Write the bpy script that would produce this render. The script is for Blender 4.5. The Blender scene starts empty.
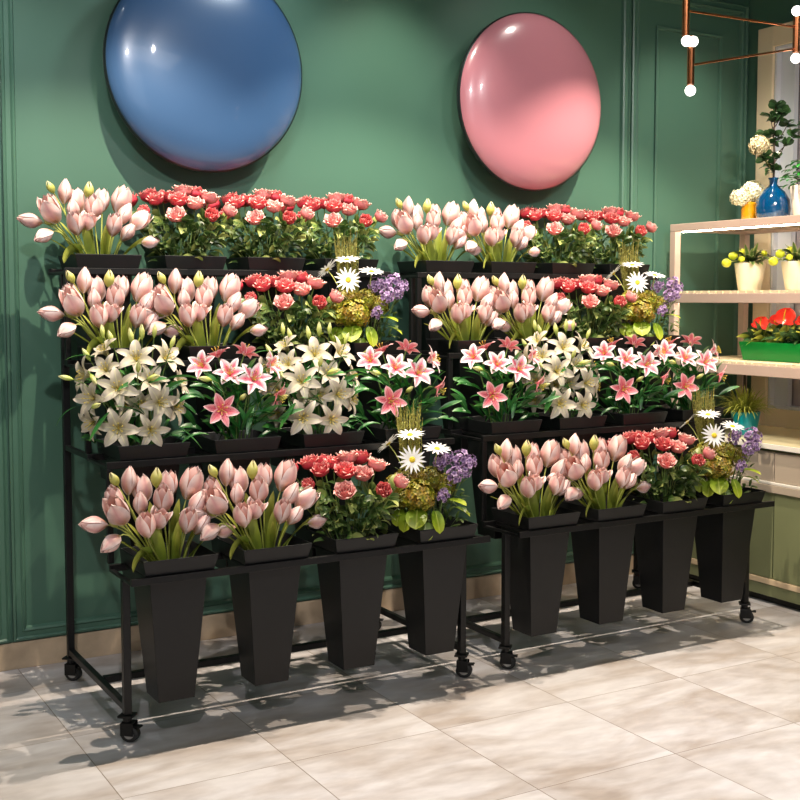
import bpy, bmesh, math, random
from math import sin, cos, pi, radians, sqrt
from mathutils import Vector, Matrix, Quaternion

random.seed(7)
scene = bpy.context.scene
col = scene.collection

# ------------------------------------------------------------------ camera
YAW, PITCH, FPX = 30.07, 3.9, 1172.0
cam_d = bpy.data.cameras.new('camera')
cam = bpy.data.objects.new('camera', cam_d)
col.objects.link(cam)
cam.location = (0, 0, 1.35)
cam.rotation_euler = (radians(90 - PITCH), 0, radians(-YAW))
cam_d.sensor_width = 36.0
cam_d.lens = FPX / 800.0 * 36.0
cam_d.shift_y = -22.0 / 800.0
cam_d.clip_start = 0.05
scene.camera = cam

# ------------------------------------------------------------------ world, exposure
w = bpy.data.worlds.new('world'); scene.world = w; w.use_nodes = True
w.node_tree.nodes['Background'].inputs[0].default_value = (0.75, 0.85, 1.0, 1)
w.node_tree.nodes['Background'].inputs[1].default_value = 0.35
scene.view_settings.view_transform = 'Standard'
scene.view_settings.look = 'None'
scene.view_settings.gamma = 1
scene.view_settings.use_curve_mapping = False
scene.view_settings.exposure = 0.0


def spot(name, loc, target, energy, size, blend=0.4, color=(1, 0.86, 0.68), radius=0.03):
    l = bpy.data.lights.new(name, 'SPOT'); l.energy = energy; l.color = color
    l.spot_size = radians(size); l.spot_blend = blend; l.shadow_soft_size = radius
    o = bpy.data.objects.new(name, l); col.objects.link(o); o.location = loc
    o.rotation_euler = (Vector(target) - Vector(loc)).to_track_quat('-Z', 'Y').to_euler()
    return o


def area(name, loc, target, energy, sx, sy, color=(1, 1, 1)):
    l = bpy.data.lights.new(name, 'AREA'); l.shape = 'RECTANGLE'; l.size = sx; l.size_y = sy
    l.energy = energy; l.color = color
    o = bpy.data.objects.new(name, l); col.objects.link(o); o.location = loc
    o.rotation_euler = (Vector(target) - Vector(loc)).to_track_quat('-Z', 'Y').to_euler()
    return o


# ceiling spotlights in a row above the racks
for i, x in enumerate((1.15, 2.3, 3.45)):
    spot('ceiling_spot', (x, 3.50, 2.93), (x, 3.40, 0), 215, 100, 0.4, color=(1, 0.86, 0.68), radius=0.010)
# a second row over the open floor
for x in (0.7, 1.9, 3.1):
    spot('front_spot', (x, 2.0, 2.93), (x, 2.05, 0), 84, 48, 0.6, color=(0.90, 0.94, 1), radius=0.03)
# key row, further out, lighting the flower fronts and the wall
for x in (0.2, 1.5, 2.8):
    spot('key_spot', (x, 1.3, 2.93), (x + 0.9, 4.0, 1.42), 185 if x < 1 else 145, 60, 1.0, color=(1, 0.97, 0.97), radius=0.04)
# wall washers close to the green wall
spot('disc_spot', (1.95, 3.60, 2.95), (1.66, 4.2, 2.2), 30, 90, 0.7, color=(0.85, 0.95, 1.0), radius=0.10)
spot('disc_spot', (3.15, 3.75, 2.95), (3.15, 4.2, 2.2), 9, 90, 0.7, color=(1, 0.93, 0.85), radius=0.06)
spot('wall_spot', (2.42, 3.85, 2.95), (2.42, 4.25, 1.2), 60, 85, 0.8, color=(1, 0.93, 0.80), radius=0.05)
spot('wall_spot', (0.75, 3.80, 2.95), (0.75, 4.25, 1.2), 26, 85, 0.8, color=(0.9, 0.97, 1.0), radius=0.05)
spot('wall_spot', (4.05, 3.80, 2.95), (4.05, 4.25, 1.2), 44, 85, 0.8, color=(1, 0.93, 0.80), radius=0.05)
# warm light over the display unit in the corner
spot('display_spot', (2.7, 1.7, 2.93), (4.3, 4.1, 1.15), 150, 34, 0.6, color=(1, 0.85, 0.66), radius=0.04)
# unseen fill lights, added under the ceiling and behind the camera
area('ceiling_fill_light', (1.2, 0.9, 2.9), (1.7, 1.7, 0), 14, 2.6, 0.7, (1, 0.97, 0.96))
area('rear_fill_light', (-0.6, -1.6, 1.7), (2.4, 3.8, 0.9), 14, 2.6, 2.0, (0.92, 0.96, 1.0))

# ------------------------------------------------------------------ materials
def nodes_of(m):
    m.use_nodes = True
    return m.node_tree, m.node_tree.nodes, m.node_tree.links, m.node_tree.nodes['Principled BSDF']


def mat(name, c, rough=0.5, metal=0.0, spec=None, var=0.0, scale=8.0, coat=0.0, bump=0.0):
    m = bpy.data.materials.new(name)
    nt, N, L, P = nodes_of(m)
    P.inputs['Base Color'].default_value = (*c, 1)
    P.inputs['Roughness'].default_value = rough
    P.inputs['Metallic'].default_value = metal
    if spec is not None: P.inputs['Specular IOR Level'].default_value = spec
    if coat: P.inputs['Coat Weight'].default_value = coat; P.inputs['Coat Roughness'].default_value = 0.06
    if var or bump:
        tc = N.new('ShaderNodeTexCoord'); no = N.new('ShaderNodeTexNoise')
        no.inputs['Scale'].default_value = scale; no.inputs['Detail'].default_value = 4
        L.new(tc.outputs['Object'], no.inputs['Vector'])
        if var:
            mx = N.new('ShaderNodeMix'); mx.data_type = 'RGBA'
            mx.inputs[6].default_value = (*[max(0, v * (1 - var)) for v in c], 1)
            mx.inputs[7].default_value = (*[min(1, v * (1 + var)) for v in c], 1)
            L.new(no.outputs['Fac'], mx.inputs[0]); L.new(mx.outputs[2], P.inputs['Base Color'])
        if bump:
            b = N.new('ShaderNodeBump'); b.inputs['Strength'].default_value = bump
            b.inputs['Distance'].default_value = 0.01
            L.new(no.outputs['Fac'], b.inputs['Height']); L.new(b.outputs['Normal'], P.inputs['Normal'])
    return m


def petal_mat(name, ramp_t, edge=None, mid=None, trans=0.3, rough=0.45, rnd=0.12, speck=None, streak=0.0):
    """colour runs from base to tip (attribute pt); edge = colour of the petal rim; mid = colour of the midrib"""
    m = bpy.data.materials.new(name)
    nt, N, L, P = nodes_of(m)
    at = N.new('ShaderNodeAttribute'); at.attribute_name = 'pt'
    asx = N.new('ShaderNodeAttribute'); asx.attribute_name = 'ps'
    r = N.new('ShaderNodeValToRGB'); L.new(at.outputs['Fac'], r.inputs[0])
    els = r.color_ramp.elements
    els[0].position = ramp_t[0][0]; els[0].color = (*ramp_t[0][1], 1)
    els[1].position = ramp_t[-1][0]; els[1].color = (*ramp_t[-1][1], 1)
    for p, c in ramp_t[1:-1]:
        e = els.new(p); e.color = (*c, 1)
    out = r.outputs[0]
    ab = N.new('ShaderNodeMath'); ab.operation = 'ABSOLUTE'; L.new(asx.outputs['Fac'], ab.inputs[0])

    def blend(col_out, c, fac_out):
        mx = N.new('ShaderNodeMix'); mx.data_type = 'RGBA'
        L.new(fac_out, mx.inputs[0]); L.new(col_out, mx.inputs[6]); mx.inputs[7].default_value = (*c, 1)
        return mx.outputs[2]
    if edge:
        mr = N.new('ShaderNodeMapRange'); mr.inputs['From Min'].default_value = edge[1]; mr.inputs['From Max'].default_value = edge[2]
        L.new(ab.outputs[0], mr.inputs['Value']); out = blend(out, edge[0], mr.outputs[0])
    if mid:
        mr = N.new('ShaderNodeMapRange'); mr.inputs['From Min'].default_value = mid[1]; mr.inputs['From Max'].default_value = 0.0
        L.new(ab.outputs[0], mr.inputs['Value']); out = blend(out, mid[0], mr.outputs[0])
    tc = N.new('ShaderNodeTexCoord')
    if speck:
        vo = N.new('ShaderNodeTexVoronoi'); vo.inputs['Scale'].default_value = 190
        L.new(tc.outputs['Object'], vo.inputs['Vector'])
        lt = N.new('ShaderNodeMath'); lt.operation = 'LESS_THAN'; lt.inputs[1].default_value = 0.24
        L.new(vo.outputs['Distance'], lt.inputs[0])
        lt2 = N.new('ShaderNodeMath'); lt2.operation = 'LESS_THAN'; lt2.inputs[1].default_value = 0.62
        L.new(at.outputs['Fac'], lt2.inputs[0])
        mu = N.new('ShaderNodeMath'); mu.operation = 'MULTIPLY'
        L.new(lt.outputs[0], mu.inputs[0]); L.new(lt2.outputs[0], mu.inputs[1])
        out = blend(out, speck, mu.outputs[0])
    if rnd:
        oi = N.new('ShaderNodeObjectInfo'); no = N.new('ShaderNodeTexNoise'); no.inputs['Scale'].default_value = 45
        L.new(tc.outputs['Object'], no.inputs['Vector'])
        ad = N.new('ShaderNodeMath'); ad.operation = 'ADD'; L.new(oi.outputs['Random'], ad.inputs[0]); L.new(no.outputs['Fac'], ad.inputs[1])
        mr = N.new('ShaderNodeMapRange'); mr.inputs['From Max'].default_value = 2.0
        mr.inputs['To Min'].default_value = 1 - rnd * 1.6; mr.inputs['To Max'].default_value = 1 + rnd
        L.new(ad.outputs[0], mr.inputs['Value'])
        hs = N.new('ShaderNodeHueSaturation'); L.new(mr.outputs[0], hs.inputs['Value']); L.new(out, hs.inputs['Color'])
        if rnd > 0.5:
            n3 = N.new('ShaderNodeTexNoise'); n3.inputs['Scale'].default_value = 26; L.new(tc.outputs['Object'], n3.inputs['Vector'])
            m3 = N.new('ShaderNodeMapRange'); m3.inputs['From Min'].default_value = 0.35; m3.inputs['From Max'].default_value = 0.65
            m3.inputs['To Min'].default_value = 0.455; m3.inputs['To Max'].default_value = 0.545; L.new(n3.outputs['Fac'], m3.inputs['Value'])
            L.new(m3.outputs[0], hs.inputs['Hue'])
        out = hs.outputs[0]
    L.new(out, P.inputs['Base Color']); P.inputs['Roughness'].default_value = rough
    if streak:
        wv = N.new('ShaderNodeMath'); wv.operation = 'MULTIPLY'; wv.inputs[1].default_value = 34
        L.new(asx.outputs['Fac'], wv.inputs[0])
        sn = N.new('ShaderNodeMath'); sn.operation = 'SINE'; L.new(wv.outputs[0], sn.inputs[0])
        b = N.new('ShaderNodeBump'); b.inputs['Strength'].default_value = streak; b.inputs['Distance'].default_value = 0.002
        L.new(sn.outputs[0], b.inputs['Height']); L.new(b.outputs['Normal'], P.inputs['Normal'])
    if trans:
        tl = N.new('ShaderNodeBsdfTranslucent'); L.new(out, tl.inputs['Color'])
        ms = N.new('ShaderNodeMixShader'); ms.inputs[0].default_value = trans
        L.new(P.outputs[0], ms.inputs[1]); L.new(tl.outputs[0], ms.inputs[2])
        L.new(ms.outputs[0], N['Material Output'].inputs['Surface'])
    return m


M = {}
M['wall'] = mat('green_paint', (0.060, 0.138, 0.097), 0.36, var=0.10, scale=1.3)
M['black'] = mat('black_powder_coat', (0.005, 0.005, 0.0055), 0.42, spec=0.35, var=0.2, scale=30)
M['bucket'] = mat('black_plastic', (0.0065, 0.007, 0.008), 0.42, spec=0.35, var=0.12, scale=14)
M['rubber'] = mat('dark_rubber', (0.02, 0.02, 0.02), 0.6)
M['hub'] = mat('grey_wheel_hub', (0.45, 0.44, 0.43), 0.35, metal=0.4)
M['foam'] = mat('dark_foam', (0.008, 0.02, 0.008), 0.95)
M['stone'] = mat('beige_stone', (0.50, 0.38, 0.26), 0.3, var=0.5, scale=10)
M['ceiling'] = mat('ceiling_paint', (0.16, 0.22, 0.17), 0.8)
M['blue'] = mat('blue_lacquer', (0.035, 0.085, 0.185), 0.30, coat=0.5)
M['pink'] = mat('pink_lacquer', (0.42, 0.165, 0.20), 0.26, coat=0.5)
M['bronze'] = mat('dark_rim', (0.02, 0.03, 0.03), 0.35, metal=0.5)
M['copper'] = mat('copper', (0.62, 0.22, 0.09), 0.22, metal=1.0, var=0.2, scale=20)
M['champagne'] = mat('champagne_frame', (0.52, 0.385, 0.32), 0.4, var=0.08, scale=9)
M['shelfboard'] = mat('cream_board', (0.72, 0.62, 0.42), 0.35)
M['counter'] = mat('cream_counter', (0.74, 0.66, 0.42), 0.2)
M['drawer'] = mat('beige_drawer', (0.50, 0.41, 0.32), 0.4)
M['whitestrip'] = mat('white_edge', (0.85, 0.80, 0.72), 0.35)
M['olive'] = mat('olive_door', (0.22, 0.24, 0.12), 0.38, var=0.08, scale=3)
M['strip'] = mat('pale_strip', (0.75, 0.58, 0.38), 0.4)
M['toe'] = mat('toe_kick', (0.01, 0.01, 0.008), 0.6)
M['casing'] = mat('cream_casing', (0.80, 0.66, 0.46), 0.45)
M['mauve'] = mat('mauve_blind', (0.40, 0.35, 0.36), 0.7, var=0.06, scale=4)
M['sash'] = mat('white_sash', (0.66, 0.68, 0.74), 0.4)
M['teal'] = mat('teal_glaze', (0.0, 0.25, 0.30), 0.3, coat=0.3)
M['cream_pot'] = mat('cream_ceramic', (0.90, 0.80, 0.60), 0.4)
M['green_box'] = mat('green_plastic', (0.0, 0.20, 0.03), 0.3)
M['vase_blue'] = mat('blue_glass', (0.0, 0.040, 0.125), 0.08, coat=0.8)
M['vase_yellow'] = mat('amber_glass', (0.55, 0.24, 0.005), 0.12, coat=0.5)
M['white_pot'] = mat('white_ceramic', (0.75, 0.68, 0.62), 0.25, coat=0.3)
M['soil'] = mat('soil', (0.06, 0.035, 0.02), 0.9, var=0.4, scale=60)
M['wood_stem'] = mat('woody_stem', (0.05, 0.03, 0.02), 0.7)
M['glow'] = bpy.data.materials.new('lit_globe')
nt, N, L, P = nodes_of(M['glow'])
P.inputs['Emission Color'].default_value = (1, 0.95, 0.88, 1); P.inputs['Emission Strength'].default_value = 6

M['led'] = bpy.data.materials.new('led_strip')
nt, N, L, P = nodes_of(M['led'])
P.inputs['Emission Color'].default_value = (1, 0.86, 0.66, 1); P.inputs['Emission Strength'].default_value = 34

# flowers
M['tulip'] = petal_mat('tulip_petal', [(0, (0.50, 0.42, 0.14)), (0.16, (0.72, 0.38, 0.26)), (0.5, (0.80, 0.48, 0.44)), (1, (0.91, 0.71, 0.66))], edge=((0.92, 0.76, 0.74), 0.35, 1.0), mid=((0.70, 0.36, 0.36), 0.35), trans=0.16, rnd=0.26, streak=0.12)
M['tulip_in'] = petal_mat('tulip_inner_petal', [(0, (0.45, 0.28, 0.12)), (0.5, (0.55, 0.22, 0.17)), (1, (0.78, 0.50, 0.46))], trans=0.12, rnd=0.12, streak=0.12)
M['bud'] = petal_mat('tulip_bud_petal', [(0, (0.35, 0.42, 0.06)), (0.6, (0.62, 0.60, 0.16)), (1, (0.80, 0.72, 0.42))], trans=0.2, rnd=0.12)
M['rose'] = petal_mat('rose_petal', [(0, (0.45, 0.02, 0.04)), (0.55, (0.66, 0.05, 0.08)), (0.85, (0.78, 0.16, 0.16)), (1, (0.88, 0.48, 0.42))], trans=0.15, rnd=0.15)
M['rose_pale'] = petal_mat('pale_rose_petal', [(0, (0.60, 0.10, 0.12)), (0.6, (0.78, 0.26, 0.26)), (0.85, (0.86, 0.42, 0.38)), (1, (0.92, 0.68, 0.60))], trans=0.15, rnd=0.12)
M['lily_w'] = petal_mat('cream_lily_petal', [(0, (0.36, 0.33, 0.11)), (0.35, (0.47, 0.42, 0.30)), (1, (0.62, 0.55, 0.47))], mid=((0.66, 0.62, 0.36), 0.16), trans=0.2, rnd=0.1)
M['lily_p'] = petal_mat('pink_lily_petal', [(0, (0.80, 0.42, 0.25)), (0.15, (0.80, 0.13, 0.20)), (0.6, (0.82, 0.22, 0.30)), (0.95, (0.92, 0.66, 0.68))], edge=((0.94, 0.86, 0.86), 0.28, 0.80), mid=((0.75, 0.06, 0.14), 0.14), speck=(0.45, 0.02, 0.08), trans=0.18, rnd=0.1)
M['lily_d'] = petal_mat('deep_pink_lily_petal', [(0, (0.80, 0.40, 0.20)), (0.15, (0.78, 0.12, 0.17)), (0.7, (0.82, 0.24, 0.28)), (1, (0.90, 0.52, 0.54))], edge=((0.94, 0.74, 0.74), 0.62, 1.1), mid=((0.72, 0.06, 0.12), 0.14), speck=(0.42, 0.02, 0.08), trans=0.18, rnd=0.08)
M['lily_bud'] = petal_mat('lily_bud_petal', [(0, (0.30, 0.42, 0.05)), (0.5, (0.62, 0.66, 0.18)), (1, (0.80, 0.78, 0.42))], trans=0.15, rnd=0.12)
M['daisy'] = petal_mat('daisy_petal', [(0, (0.85, 0.86, 0.60)), (0.3, (0.88, 0.88, 0.86)), (1, (0.90, 0.90, 0.92))], trans=0.2, rnd=0.05)
M['daisy_eye'] = mat('daisy_centre', (0.72, 0.52, 0.02), 0.7, var=0.4, scale=200, bump=0.6)
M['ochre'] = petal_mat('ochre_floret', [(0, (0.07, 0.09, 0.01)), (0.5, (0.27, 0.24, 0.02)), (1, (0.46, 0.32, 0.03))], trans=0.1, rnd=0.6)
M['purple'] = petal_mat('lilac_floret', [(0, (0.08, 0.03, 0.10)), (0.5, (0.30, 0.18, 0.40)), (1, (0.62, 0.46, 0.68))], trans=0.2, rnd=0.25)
M['whitefl'] = petal_mat('white_floret', [(0, (0.55, 0.50, 0.18)), (0.5, (0.82, 0.78, 0.58)), (1, (0.90, 0.86, 0.72))], trans=0.15, rnd=0.1)
M['pom'] = petal_mat('tan_floret', [(0, (0.32, 0.24, 0.08)), (0.5, (0.66, 0.55, 0.34)), (1, (0.80, 0.70, 0.48))], trans=0.1, rnd=0.15)
M['stamen'] = mat('stamen', (0.55, 0.42, 0.05), 0.6)
M['stem'] = petal_mat('green_stem', [(0, (0.12, 0.16, 0.015)), (0.5, (0.34, 0.38, 0.06)), (1, (0.50, 0.54, 0.15))], trans=0, rnd=0.2)
M['stem_dark'] = petal_mat('dark_stem', [(0, (0.05, 0.11, 0.02)), (1, (0.16, 0.24, 0.06))], trans=0, rnd=0.2)
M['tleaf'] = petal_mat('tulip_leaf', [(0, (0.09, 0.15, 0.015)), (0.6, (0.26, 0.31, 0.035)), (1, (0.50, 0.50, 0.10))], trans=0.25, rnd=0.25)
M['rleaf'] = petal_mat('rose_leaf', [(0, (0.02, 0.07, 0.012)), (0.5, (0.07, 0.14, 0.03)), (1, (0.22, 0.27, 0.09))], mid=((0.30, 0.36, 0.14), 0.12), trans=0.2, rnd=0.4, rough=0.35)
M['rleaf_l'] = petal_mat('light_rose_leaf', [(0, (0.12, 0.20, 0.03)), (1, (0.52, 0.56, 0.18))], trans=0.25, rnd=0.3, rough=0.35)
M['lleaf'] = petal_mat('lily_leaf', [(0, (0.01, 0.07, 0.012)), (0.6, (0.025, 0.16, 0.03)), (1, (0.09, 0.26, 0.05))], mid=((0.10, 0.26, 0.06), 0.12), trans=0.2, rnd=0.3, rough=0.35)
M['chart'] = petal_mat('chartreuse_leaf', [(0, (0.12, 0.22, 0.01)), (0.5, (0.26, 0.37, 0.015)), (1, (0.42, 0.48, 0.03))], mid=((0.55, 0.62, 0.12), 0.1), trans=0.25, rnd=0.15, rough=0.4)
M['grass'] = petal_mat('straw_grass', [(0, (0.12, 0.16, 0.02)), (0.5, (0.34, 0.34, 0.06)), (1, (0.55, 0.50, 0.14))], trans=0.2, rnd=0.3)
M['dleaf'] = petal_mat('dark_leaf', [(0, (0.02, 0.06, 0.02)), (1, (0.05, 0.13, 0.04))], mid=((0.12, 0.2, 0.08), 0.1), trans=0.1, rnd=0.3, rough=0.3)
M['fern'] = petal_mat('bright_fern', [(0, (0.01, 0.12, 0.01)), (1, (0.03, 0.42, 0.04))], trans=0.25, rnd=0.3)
M['vleaf'] = petal_mat('striped_leaf', [(0, (0.14, 0.24, 0.06)), (1, (0.12, 0.24, 0.05))], edge=((0.50, 0.52, 0.26), 0.4, 0.9), trans=0.2, rnd=0.15)
M['yleaf'] = petal_mat('yellow_green_leaf', [(0, (0.20, 0.30, 0.03)), (1, (0.62, 0.64, 0.12))], trans=0.25, rnd=0.25)
M['fruit'] = mat('lime_fruit', (0.55, 0.62, 0.03), 0.3, var=0.25, scale=25)
M['spathe'] = petal_mat('red_spathe', [(0, (0.45, 0.01, 0.01)), (1, (0.72, 0.03, 0.02))], trans=0.05, rnd=0.1, rough=0.15)

# wooden-looking marble tile floor
m = bpy.data.materials.new('marble_tiles'); M['floor'] = m
nt, N, L, P = nodes_of(m)
geo = N.new('ShaderNodeNewGeometry'); sep = N.new('ShaderNodeSeparateXYZ'); L.new(geo.outputs['Position'], sep.inputs[0])


def mth(op, a, b=None):
    n = N.new('ShaderNodeMath'); n.operation = op
    for i, v in enumerate((a, b)):
        if v is None: continue
        if isinstance(v, (int, float)): n.inputs[i].default_value = v
        else: L.new(v, n.inputs[i])
    return n.outputs[0]


tx = mth('DIVIDE', mth('SUBTRACT', sep.outputs[0], 0.895), 0.505)
ty = mth('DIVIDE', mth('SUBTRACT', sep.outputs[1], 2.53), 0.515)
gx = mth('GREATER_THAN', mth('ABSOLUTE', mth('SUBTRACT', mth('FRACT', tx), 0.5)), 0.4972)
gy = mth('GREATER_THAN', mth('ABSOLUTE', mth('SUBTRACT', mth('FRACT', ty), 0.5)), 0.4976)
grout = mth('MAXIMUM', gx, gy)
cmb = N.new('ShaderNodeCombineXYZ'); L.new(mth('FLOOR', tx), cmb.inputs[0]); L.new(mth('FLOOR', ty), cmb.inputs[1])
wn = N.new('ShaderNodeTexWhiteNoise'); L.new(cmb.outputs[0], wn.inputs['Vector'])
off = N.new('ShaderNodeVectorMath'); off.operation = 'SCALE'; off.inputs['Scale'].default_value = 7.0; L.new(wn.outputs['Color'], off.inputs[0])
av = N.new('ShaderNodeVectorMath'); av.operation = 'ADD'; L.new(geo.outputs['Position'], av.inputs[0]); L.new(off.outputs[0], av.inputs[1])
mp = N.new('ShaderNodeMapping'); mp.inputs['Scale'].default_value = (1.3, 2.9, 1); mp.inputs['Rotation'].default_value = (0, 0, 0.52); L.new(av.outputs[0], mp.inputs[0])
n1 = N.new('ShaderNodeTexNoise'); n1.inputs['Scale'].default_value = 1.6; n1.inputs['Detail'].default_value = 7; n1.inputs['Distortion'].default_value = 1.1; L.new(mp.outputs[0], n1.inputs['Vector'])
n2 = N.new('ShaderNodeTexNoise'); n2.inputs['Scale'].default_value = 9; n2.inputs['Detail'].default_value = 6; L.new(mp.outputs[0], n2.inputs['Vector'])
r1 = N.new('ShaderNodeValToRGB'); L.new(n1.outputs['Fac'], r1.inputs[0])
r1.color_ramp.elements[0].position = 0.30; r1.color_ramp.elements[0].color = (0.37, 0.32, 0.295, 1)
r1.color_ramp.elements[1].position = 0.60; r1.color_ramp.elements[1].color = (0.56, 0.54, 0.56, 1)
mx = N.new('ShaderNodeMix'); mx.data_type = 'RGBA'; mx.blend_type = 'SOFT_LIGHT'; mx.inputs[0].default_value = 0.5
L.new(r1.outputs[0], mx.inputs[6]); L.new(n2.outputs['Fac'], mx.inputs[7])
mg = N.new('ShaderNodeMix'); mg.data_type = 'RGBA'; L.new(grout, mg.inputs[0]); L.new(mx.outputs[2], mg.inputs[6]); mg.inputs[7].default_value = (0.20, 0.16, 0.13, 1)
L.new(mg.outputs[2], P.inputs['Base Color']); P.inputs['Roughness'].default_value = 0.32
P.inputs['Specular IOR Level'].default_value = 0.35

# ------------------------------------------------------------------ mesh helpers
def new_bm():
    bm = bmesh.new()
    bm.verts.layers.float.new('pt'); bm.verts.layers.float.new('ps')
    return bm


def build(name, bm, material, parent=None, smooth=False, loc=None, bevel=0.0):
    me = bpy.data.meshes.new(name)
    bmesh.ops.recalc_face_normals(bm, faces=bm.faces) if bevel >= 0 and not smooth else None
    bm.to_mesh(me); bm.free()
    mats = material if isinstance(material, (list, tuple)) else [material]
    for mm in mats: me.materials.append(mm)
    if smooth:
        me.polygons.foreach_set('use_smooth', [True] * len(me.polygons))
    o = bpy.data.objects.new(name, me); col.objects.link(o)
    if parent is not None: o.parent = parent
    if loc is not None: o.location = loc
    if bevel > 0:
        b = o.modifiers.new('bevel', 'BEVEL'); b.width = bevel; b.segments = 2; b.limit_method = 'ANGLE'
    return o


def box(bm, x0, x1, y0, y1, z0, z1, mi=0):
    v = [bm.verts.new((x, y, z)) for z in (z0, z1) for x, y in ((x0, y0), (x1, y0), (x1, y1), (x0, y1))]
    for f in ((0, 3, 2, 1), (4, 5, 6, 7), (0, 1, 5, 4), (1, 2, 6, 5), (2, 3, 7, 6), (3, 0, 4, 7)):
        bm.faces.new([v[i] for i in f]).material_index = mi


def tube(bm, pts, r0, r1=None, n=6, mi=0, cap=True):
    r1 = r0 if r1 is None else r1
    pts = [Vector(p) for p in pts]; lt = bm.verts.layers.float.get('pt')
    rings = []; K = len(pts); up = Vector((0.13, 0.21, 1)).normalized()
    for i, p in enumerate(pts):
        d = (pts[min(i + 1, K - 1)] - pts[max(i - 1, 0)]).normalized()
        a = d.cross(up)
        if a.length < 1e-3: a = d.cross(Vector((1, 0, 0)))
        a.normalize(); b = d.cross(a)
        rr = r0 + (r1 - r0) * i / (K - 1)
        ring = [bm.verts.new(p + (a * cos(2 * pi * k / n) + b * sin(2 * pi * k / n)) * rr) for k in range(n)]
        if lt:
            for v in ring: v[lt] = i / (K - 1)
        rings.append(ring)
    for A, B in zip(rings, rings[1:]):
        for k in range(n):
            bm.faces.new((A[k], A[(k + 1) % n], B[(k + 1) % n], B[k])).material_index = mi
    if cap:
        bm.faces.new(rings[0]).material_index = mi; bm.faces.new(rings[-1][::-1]).material_index = mi


def lathe(bm, prof, n=32, mi=0, center=(0, 0), cap_bottom=True):
    rings = []
    for r, z in prof:
        if r < 1e-5: rings.append([bm.verts.new((center[0], center[1], z))] * n)
        else: rings.append([bm.verts.new((center[0] + r * cos(2 * pi * k / n), center[1] + r * sin(2 * pi * k / n), z)) for k in range(n)])
    for A, B in zip(rings, rings[1:]):
        for k in range(n):
            q = [A[k], A[(k + 1) % n], B[(k + 1) % n], B[k]]
            u = []
            for v in q:
                if v not in u: u.append(v)
            if len(u) > 2: bm.faces.new(u).material_index = mi
    if cap_bottom and prof[0][0] > 1e-5: bm.faces.new(rings[0][::-1]).material_index = mi


def sphere(bm, c, r, mi=0, sub=2, sc=(1, 1, 1)):
    mm = Matrix.Translation(c) @ Matrix.Diagonal((*[r * s for s in sc], 1))
    n0 = len(bm.faces)
    res = bmesh.ops.create_icosphere(bm, subdivisions=sub, radius=1, matrix=mm)
    for v in res['verts']:
        for f in v.link_faces: f.material_index = mi


def frame_to(d, spin=0.0):
    """rotation taking +Z to d"""
    q = Vector(d).normalized().to_track_quat('Z', 'Y')
    return q.to_matrix().to_4x4() @ Matrix.Rotation(spin, 4, 'Z')


def sheet(bm, f, nt_, ns, mat4=None, mi=0):
    """f(t,s)->point, t in 0..1, s in -1..1"""
    lt = bm.verts.layers.float['pt']; ls = bm.verts.layers.float['ps']
    g = []
    for i in range(nt_ + 1):
        row = []
        for j in range(ns + 1):
            t = i / nt_; s = -1 + 2 * j / ns
            p = Vector(f(t, s))
            if mat4 is not None: p = mat4 @ p
            v = bm.verts.new(p); v[lt] = t; v[ls] = s; row.append(v)
        g.append(row)
    for i in range(nt_):
        for j in range(ns):
            bm.faces.new((g[i][j], g[i][j + 1], g[i + 1][j + 1], g[i + 1][j])).material_index = mi


def cup_petal(bm, ang, R, H, top, wide, mat4=None, mi=0, ruffle=0.0, curl=0.0, base_r=0.15, n=(7, 6), notch=0.0):
    """a petal wrapped round the flower axis; top = radius factor at the tip"""
    ph = random.uniform(0, 6.28)
    def f(t, s):
        prof = base_r + (1 - base_r) * sin(min(1.0, t / 0.5) * pi / 2) ** 0.8 if t < 0.5 else 1 + (top - 1) * ((t - 0.5) / 0.5) ** 1.6
        r = R * prof
        wdt = wide * (sin(pi * min(1.0, 0.16 + 0.84 * t)) ** 0.45 if t > 0 else 0.6)
        a = ang + s * wdt
        z = H * t - H * 0.10 * abs(s) ** 2 * t - notch * H * t ** 6 * (1 - abs(s)) * 0.3
        rr = r * (1 + 0.05 * abs(s)) + curl * max(0, t - 0.7) / 0.3 * R + ruffle * R * t ** 3 * sin(5 * s + ph)
        return (rr * cos(a), rr * sin(a), z)
    sheet(bm, f, n[0], n[1], mat4, mi)


def star_petal(bm, ang, Lp, W, rise, curl, mat4=None, mi=0, n=(8, 4), fold=0.25, wob=0.0):
    """a petal opening away from the axis: starts along the axis, arcs outward"""
    ph = random.uniform(0, 6.28)
    def f(t, s):
        th = rise - (rise + curl) * t ** 1.1      # elevation angle along the arc
        # integrate roughly
        K = 8; x = z = 0.0
        for k in range(K):
            tt = t * (k + 0.5) / K; e = rise - (rise + curl) * tt ** 1.1
            x += cos(e) * Lp * t / K; z += sin(e) * Lp * t / K
        wd = W * (sin(pi * (0.10 + 0.90 * t)) ** 0.8 if t < 1 else 0.0)
        y = wd * s
        lift = fold * wd * s * s + wob * W * sin(7 * t + ph) * s
        x -= lift * sin(th); z += lift * cos(th)
        return (x * cos(ang) - y * sin(ang), x * sin(ang) + y * cos(ang), z)
    sheet(bm, f, n[0], n[1], mat4, mi)


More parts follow.
